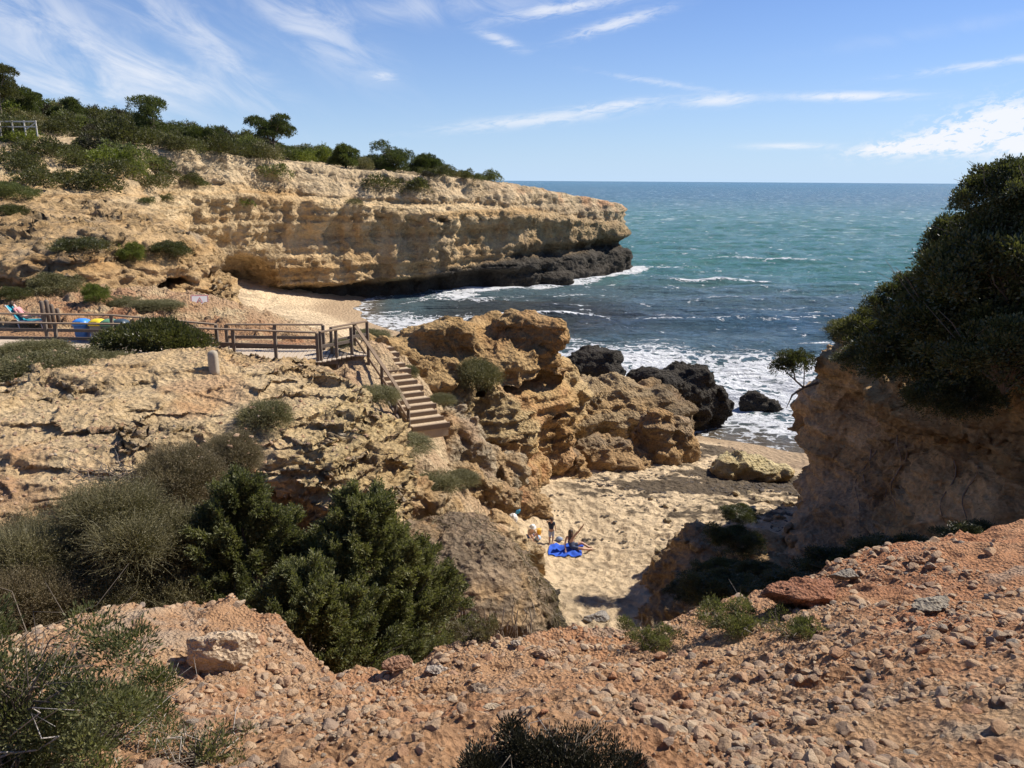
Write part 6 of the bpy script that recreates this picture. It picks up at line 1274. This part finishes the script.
    link('backrest', boxes('backrest', [beam((-.25, 0, .32), (-.68, 0, .95), .52, .025)]), Mt, e); link('seat', boxes('seat', [beam((-.27, 0, .30), (.75, 0, .33), .52, .025)]), Mt, e)
    for s in (-1, 1):
        link('side_frame', boxes('side_frame', [beam((-.22, s * .28, .26), (-.70, s * .28, .98), .03, .03), beam((-.28, s * .28, .31), (.78, s * .28, .34), .03, .03)]), Mm, e)
        for x in (-.3, .65): link('leg', boxes('leg', [beam((x, s * .28, .31), (x + .08, s * .28, -.03), .03, .03)]), Mm, e)
    e2 = empty('person', (q[0], q[1], g0)); tag(e2, 'person in pink clothes lying back in the teal deck chair behind the boardwalk', 'person')
    J = {'pel': (-.12, 0, .44, (.12, .11)), 'waist': (-.27, 0, .58, (.10, .09)), 'chest': (-.40, 0, .76, (.13, .09)), 'neck': (-.50, 0, .90, .04), 'head': (-.55, 0, 1.0, .085), 'top': (-.60, 0, 1.06, .06), 'shL': (-.42, -.17, .82, .04), 'elL': (-.25, -.23, .62, .03), 'wrL': (-.05, -.15, .60, .022), 'haL': (.0, -.12, .6, .02), 'shR': (-.42, .17, .82, .04), 'elR': (-.25, .23, .62, .03), 'wrR': (-.05, .15, .60, .022), 'haR': (.0, .12, .6, .02),
         'hiL': (-.05, -.09, .44, .08), 'knL': (.35, -.10, .58, .055), 'anL': (.70, -.09, .42, .035), 'toL': (.78, -.09, .52, .025), 'hiR': (-.05, .09, .44, .08), 'knR': (.35, .10, .52, .055), 'anR': (.72, .09, .42, .035), 'toR': (.80, .09, .52, .025)}
    B4 = [b for b in B2 if b[0] in J and b[1] in J]; fingers(J, B4, 'haL', 'wrL', (1, .2, 0), (0, 0, 1)); fingers(J, B4, 'haR', 'wrR', (1, -.2, 0), (0, 0, 1))
    skin('body', J, B4, M_skin2, e2); g = lambda k, a: (*J[k][:3], tuple(q * a for q in J[k][3]) if isinstance(J[k][3], tuple) else J[k][3] * a)
    skin('shirt', {'pel': g('pel', 1.08), 'waist': g('waist', 1.18), 'chest': g('chest', 1.15), 'shL': g('shL', 1.25), 'eL': (-.32, -.21, .70, .042), 'shR': g('shR', 1.25), 'eR': (-.32, .21, .70, .042)}, [('pel', 'waist'), ('waist', 'chest'), ('chest', 'shL'), ('shL', 'eL'), ('chest', 'shR'), ('shR', 'eR')], simple_mat('pink_cotton', (.62, .28, .28), .9), e2)
    head_parts(e2, (-.56, 0, 1.01), .09, (.75, 0, .5), simple_mat('brown_hair_b', (.08, .05, .03), .7))
def BEACH_Z(x, y): 
    g = G(x, y); return g + 0.07 * fbm(x, y, 0 * x, .35, 2) + 0.11 * fbm(x, y, 0 * x, 2.6, 3, .6, True, seed=4) * sstep(.4, 1.2, g)
people()


def ramp_rocks():
    col_ = lambda v, n: rock_colour(v, n, 0, .75, .6, .25, col(.48, .35, .20), 16.0, .8)
    for c, r, lb in (((-2.2, 20.6, 5.3), (1.0, .9, .8), 'pale broken rock below the foot of the stairs'), ((-.6, 21.7, 4.2), (.9, .9, .8), 'pale yellow rock between the domed rock and the bags on the sand'), ((-1.6, 23.6, 5.4), (.8, .7, .65), 'brown rock right of the foot of the stairs'), ((-3.0, 19.3, 6.6), (.9, .8, .8), 'weathered rock between the ledge and the domed rock'), ((.1, 23.2, 3.0), (.8, .7, .55), 'small brown rock at the top of the sand above the domed rock'), ((-1.0, 19.6, 5.0), (1.1, .9, .9), 'grey brown rock right behind the domed rock')):
        o = solid('rock_outcrop', blobs([(c, r), ((c[0] + r[0] * .7, c[1] + .3, c[2] - .3), (r[0] * .7, r[1] * .7, r[2] * .8)), ((c[0] - r[0] * .5, c[1] - .2, c[2] - .25), (r[0] * .7, r[1] * .8, r[2] * .8))], .15, (1.1, .25), c[0] + 3), (c[0] - 2.2, c[0] + 2.2, c[1] - 2, c[1] + 2, c[2] - 1.6, c[2] + 1.8), PL, [(1.3, .16, True), (3, .10, True), (8, .04, True)], M_rock, col_, seed=c[0] + 5); tag(o, lb, 'rock')
ramp_rocks()
def blocks_by_cliff():
    got = 0
    for i in range(60):
        u = random.uniform(650, 800); v = random.uniform(490, 600); p = hit(u, v) if False else None
        ok, p, n, j, o, m = S.ray_cast(bpy.context.evaluated_depsgraph_get(), Vector((0, 0, 15)), Vector(ray(u, v)).normalized(), distance=60)
        if not ok or o.name.startswith(('slope', 'stone', 'boulder', 'foliage')) or p.y < 13: continue
        r = random.uniform(.10, .32); vv, ff = stone_shape(4, 900 + i, 9); vv = vv * r; nn = vv / np.linalg.norm(vv, axis=1, keepdims=True); vv = vv + nn * (.12 * r * nz3(vv / r, 1.8, 3, .6, True, i * 1.0))[:, None]
        k = link('boulder', raw_mesh('boulder', vv.astype(f32), ff, True, {'alb': np.tile(col(.52, .40, .24) * random.uniform(.7, 1.1), (len(vv), 1))}), M_rock); k.location = p; k.rotation_euler = (0, 0, random.random() * 6.28)
        tag(k, 'broken brown block lying between the sand and the foot of the right cliff', 'boulder', 'broken blocks at the foot of the right cliff'); got += 1
        if got >= 26: break
blocks_by_cliff()
def roots():
    """dry roots and dead creeper hanging over the domed rock"""
    o = bpy.data.objects['rock_outcrop']; me = o.data; n = len(me.vertices); co = np.empty(n * 3, f32); me.vertices.foreach_get('co', co); co = co.reshape(-1, 3); no = np.empty(n * 3, f32); me.vertices.foreach_get('normal', no); no = no.reshape(-1, 3)
    ok = np.nonzero((no[:, 1] < .35) & (co[:, 2] > 4.2) & (co[:, 0] > -3.1) & (nz3(co, .8, 2) > -.35))[0]; k = rng.choice(ok, 12000); P = co[k] + no[k] * .02
    down = np.array([0, 0, -1.]) - no[k] * (-no[k][:, 2])[:, None]; v, q, e, d = ribbons(P, down + no[k] * .25 + unit(len(k)) * .5, 5, .18 + .32 * rng.random(len(k)), .017, .7, -.8)
    m = LM['brown']; o = link('hanging_roots', raw_mesh('hanging_roots', v, q, False), m); tag(o, 'mat of dry brown roots and creeper draped over the domed rock', 'roots')
    pth = []
    for i in range(60):
        x = rng.uniform(-1.6, .5); y0 = 15.0 + .12 * (x + .6) ** 2; z0 = 5.6 + rng.uniform(-.4, .5); L = rng.uniform(.7, 1.7); t = np.linspace(0, 1, 7); pth.append((np.stack([x + .1 * np.sin(t * 5 + i) * t + rng.normal(0, .02, 7), y0 - .12 + .1 * t + rng.normal(0, .02, 7), z0 - L * t], 1), .012 * (1 - .6 * t)))
    o = link('hanging_roots', tubes('hanging_roots', pth), simple_mat('root_bark', (.30, .25, .20), .9)); tag(o, 'curtain of thin pale roots hanging before the hollow under the domed rock', 'roots')
    pth = []
    for u, v, y in ((875, 440, 14.6), (868, 445, 14.5), (903, 430, 14.3), (905, 440, 14.3), (975, 460, 13.4), (955, 455, 13.5)):
        h0 = at_y(u, v, y); pts = []
        for t in np.linspace(0, 1, 9):
            okk, p, nn, i_, ob, m_ = S.ray_cast(bpy.context.evaluated_depsgraph_get(), Vector((0, 0, 15)), Vector(ray(u - 12 * t + 5 * math.sin(t * 7 + u), v + 62 * t)).normalized(), distance=60)
            pts.append(np.array(p) - ray(u, v) * .04)
        pth.append((np.array(pts), .024 * (1 - .6 * np.linspace(0, 1, 9))))
    o = link('tree_root', tubes('tree_root', pth, sides=5), simple_mat('old_root', (.27, .20, .14), .9)); tag(o, 'bare tree roots running down the shaded face of the right cliff', 'roots')
roots()
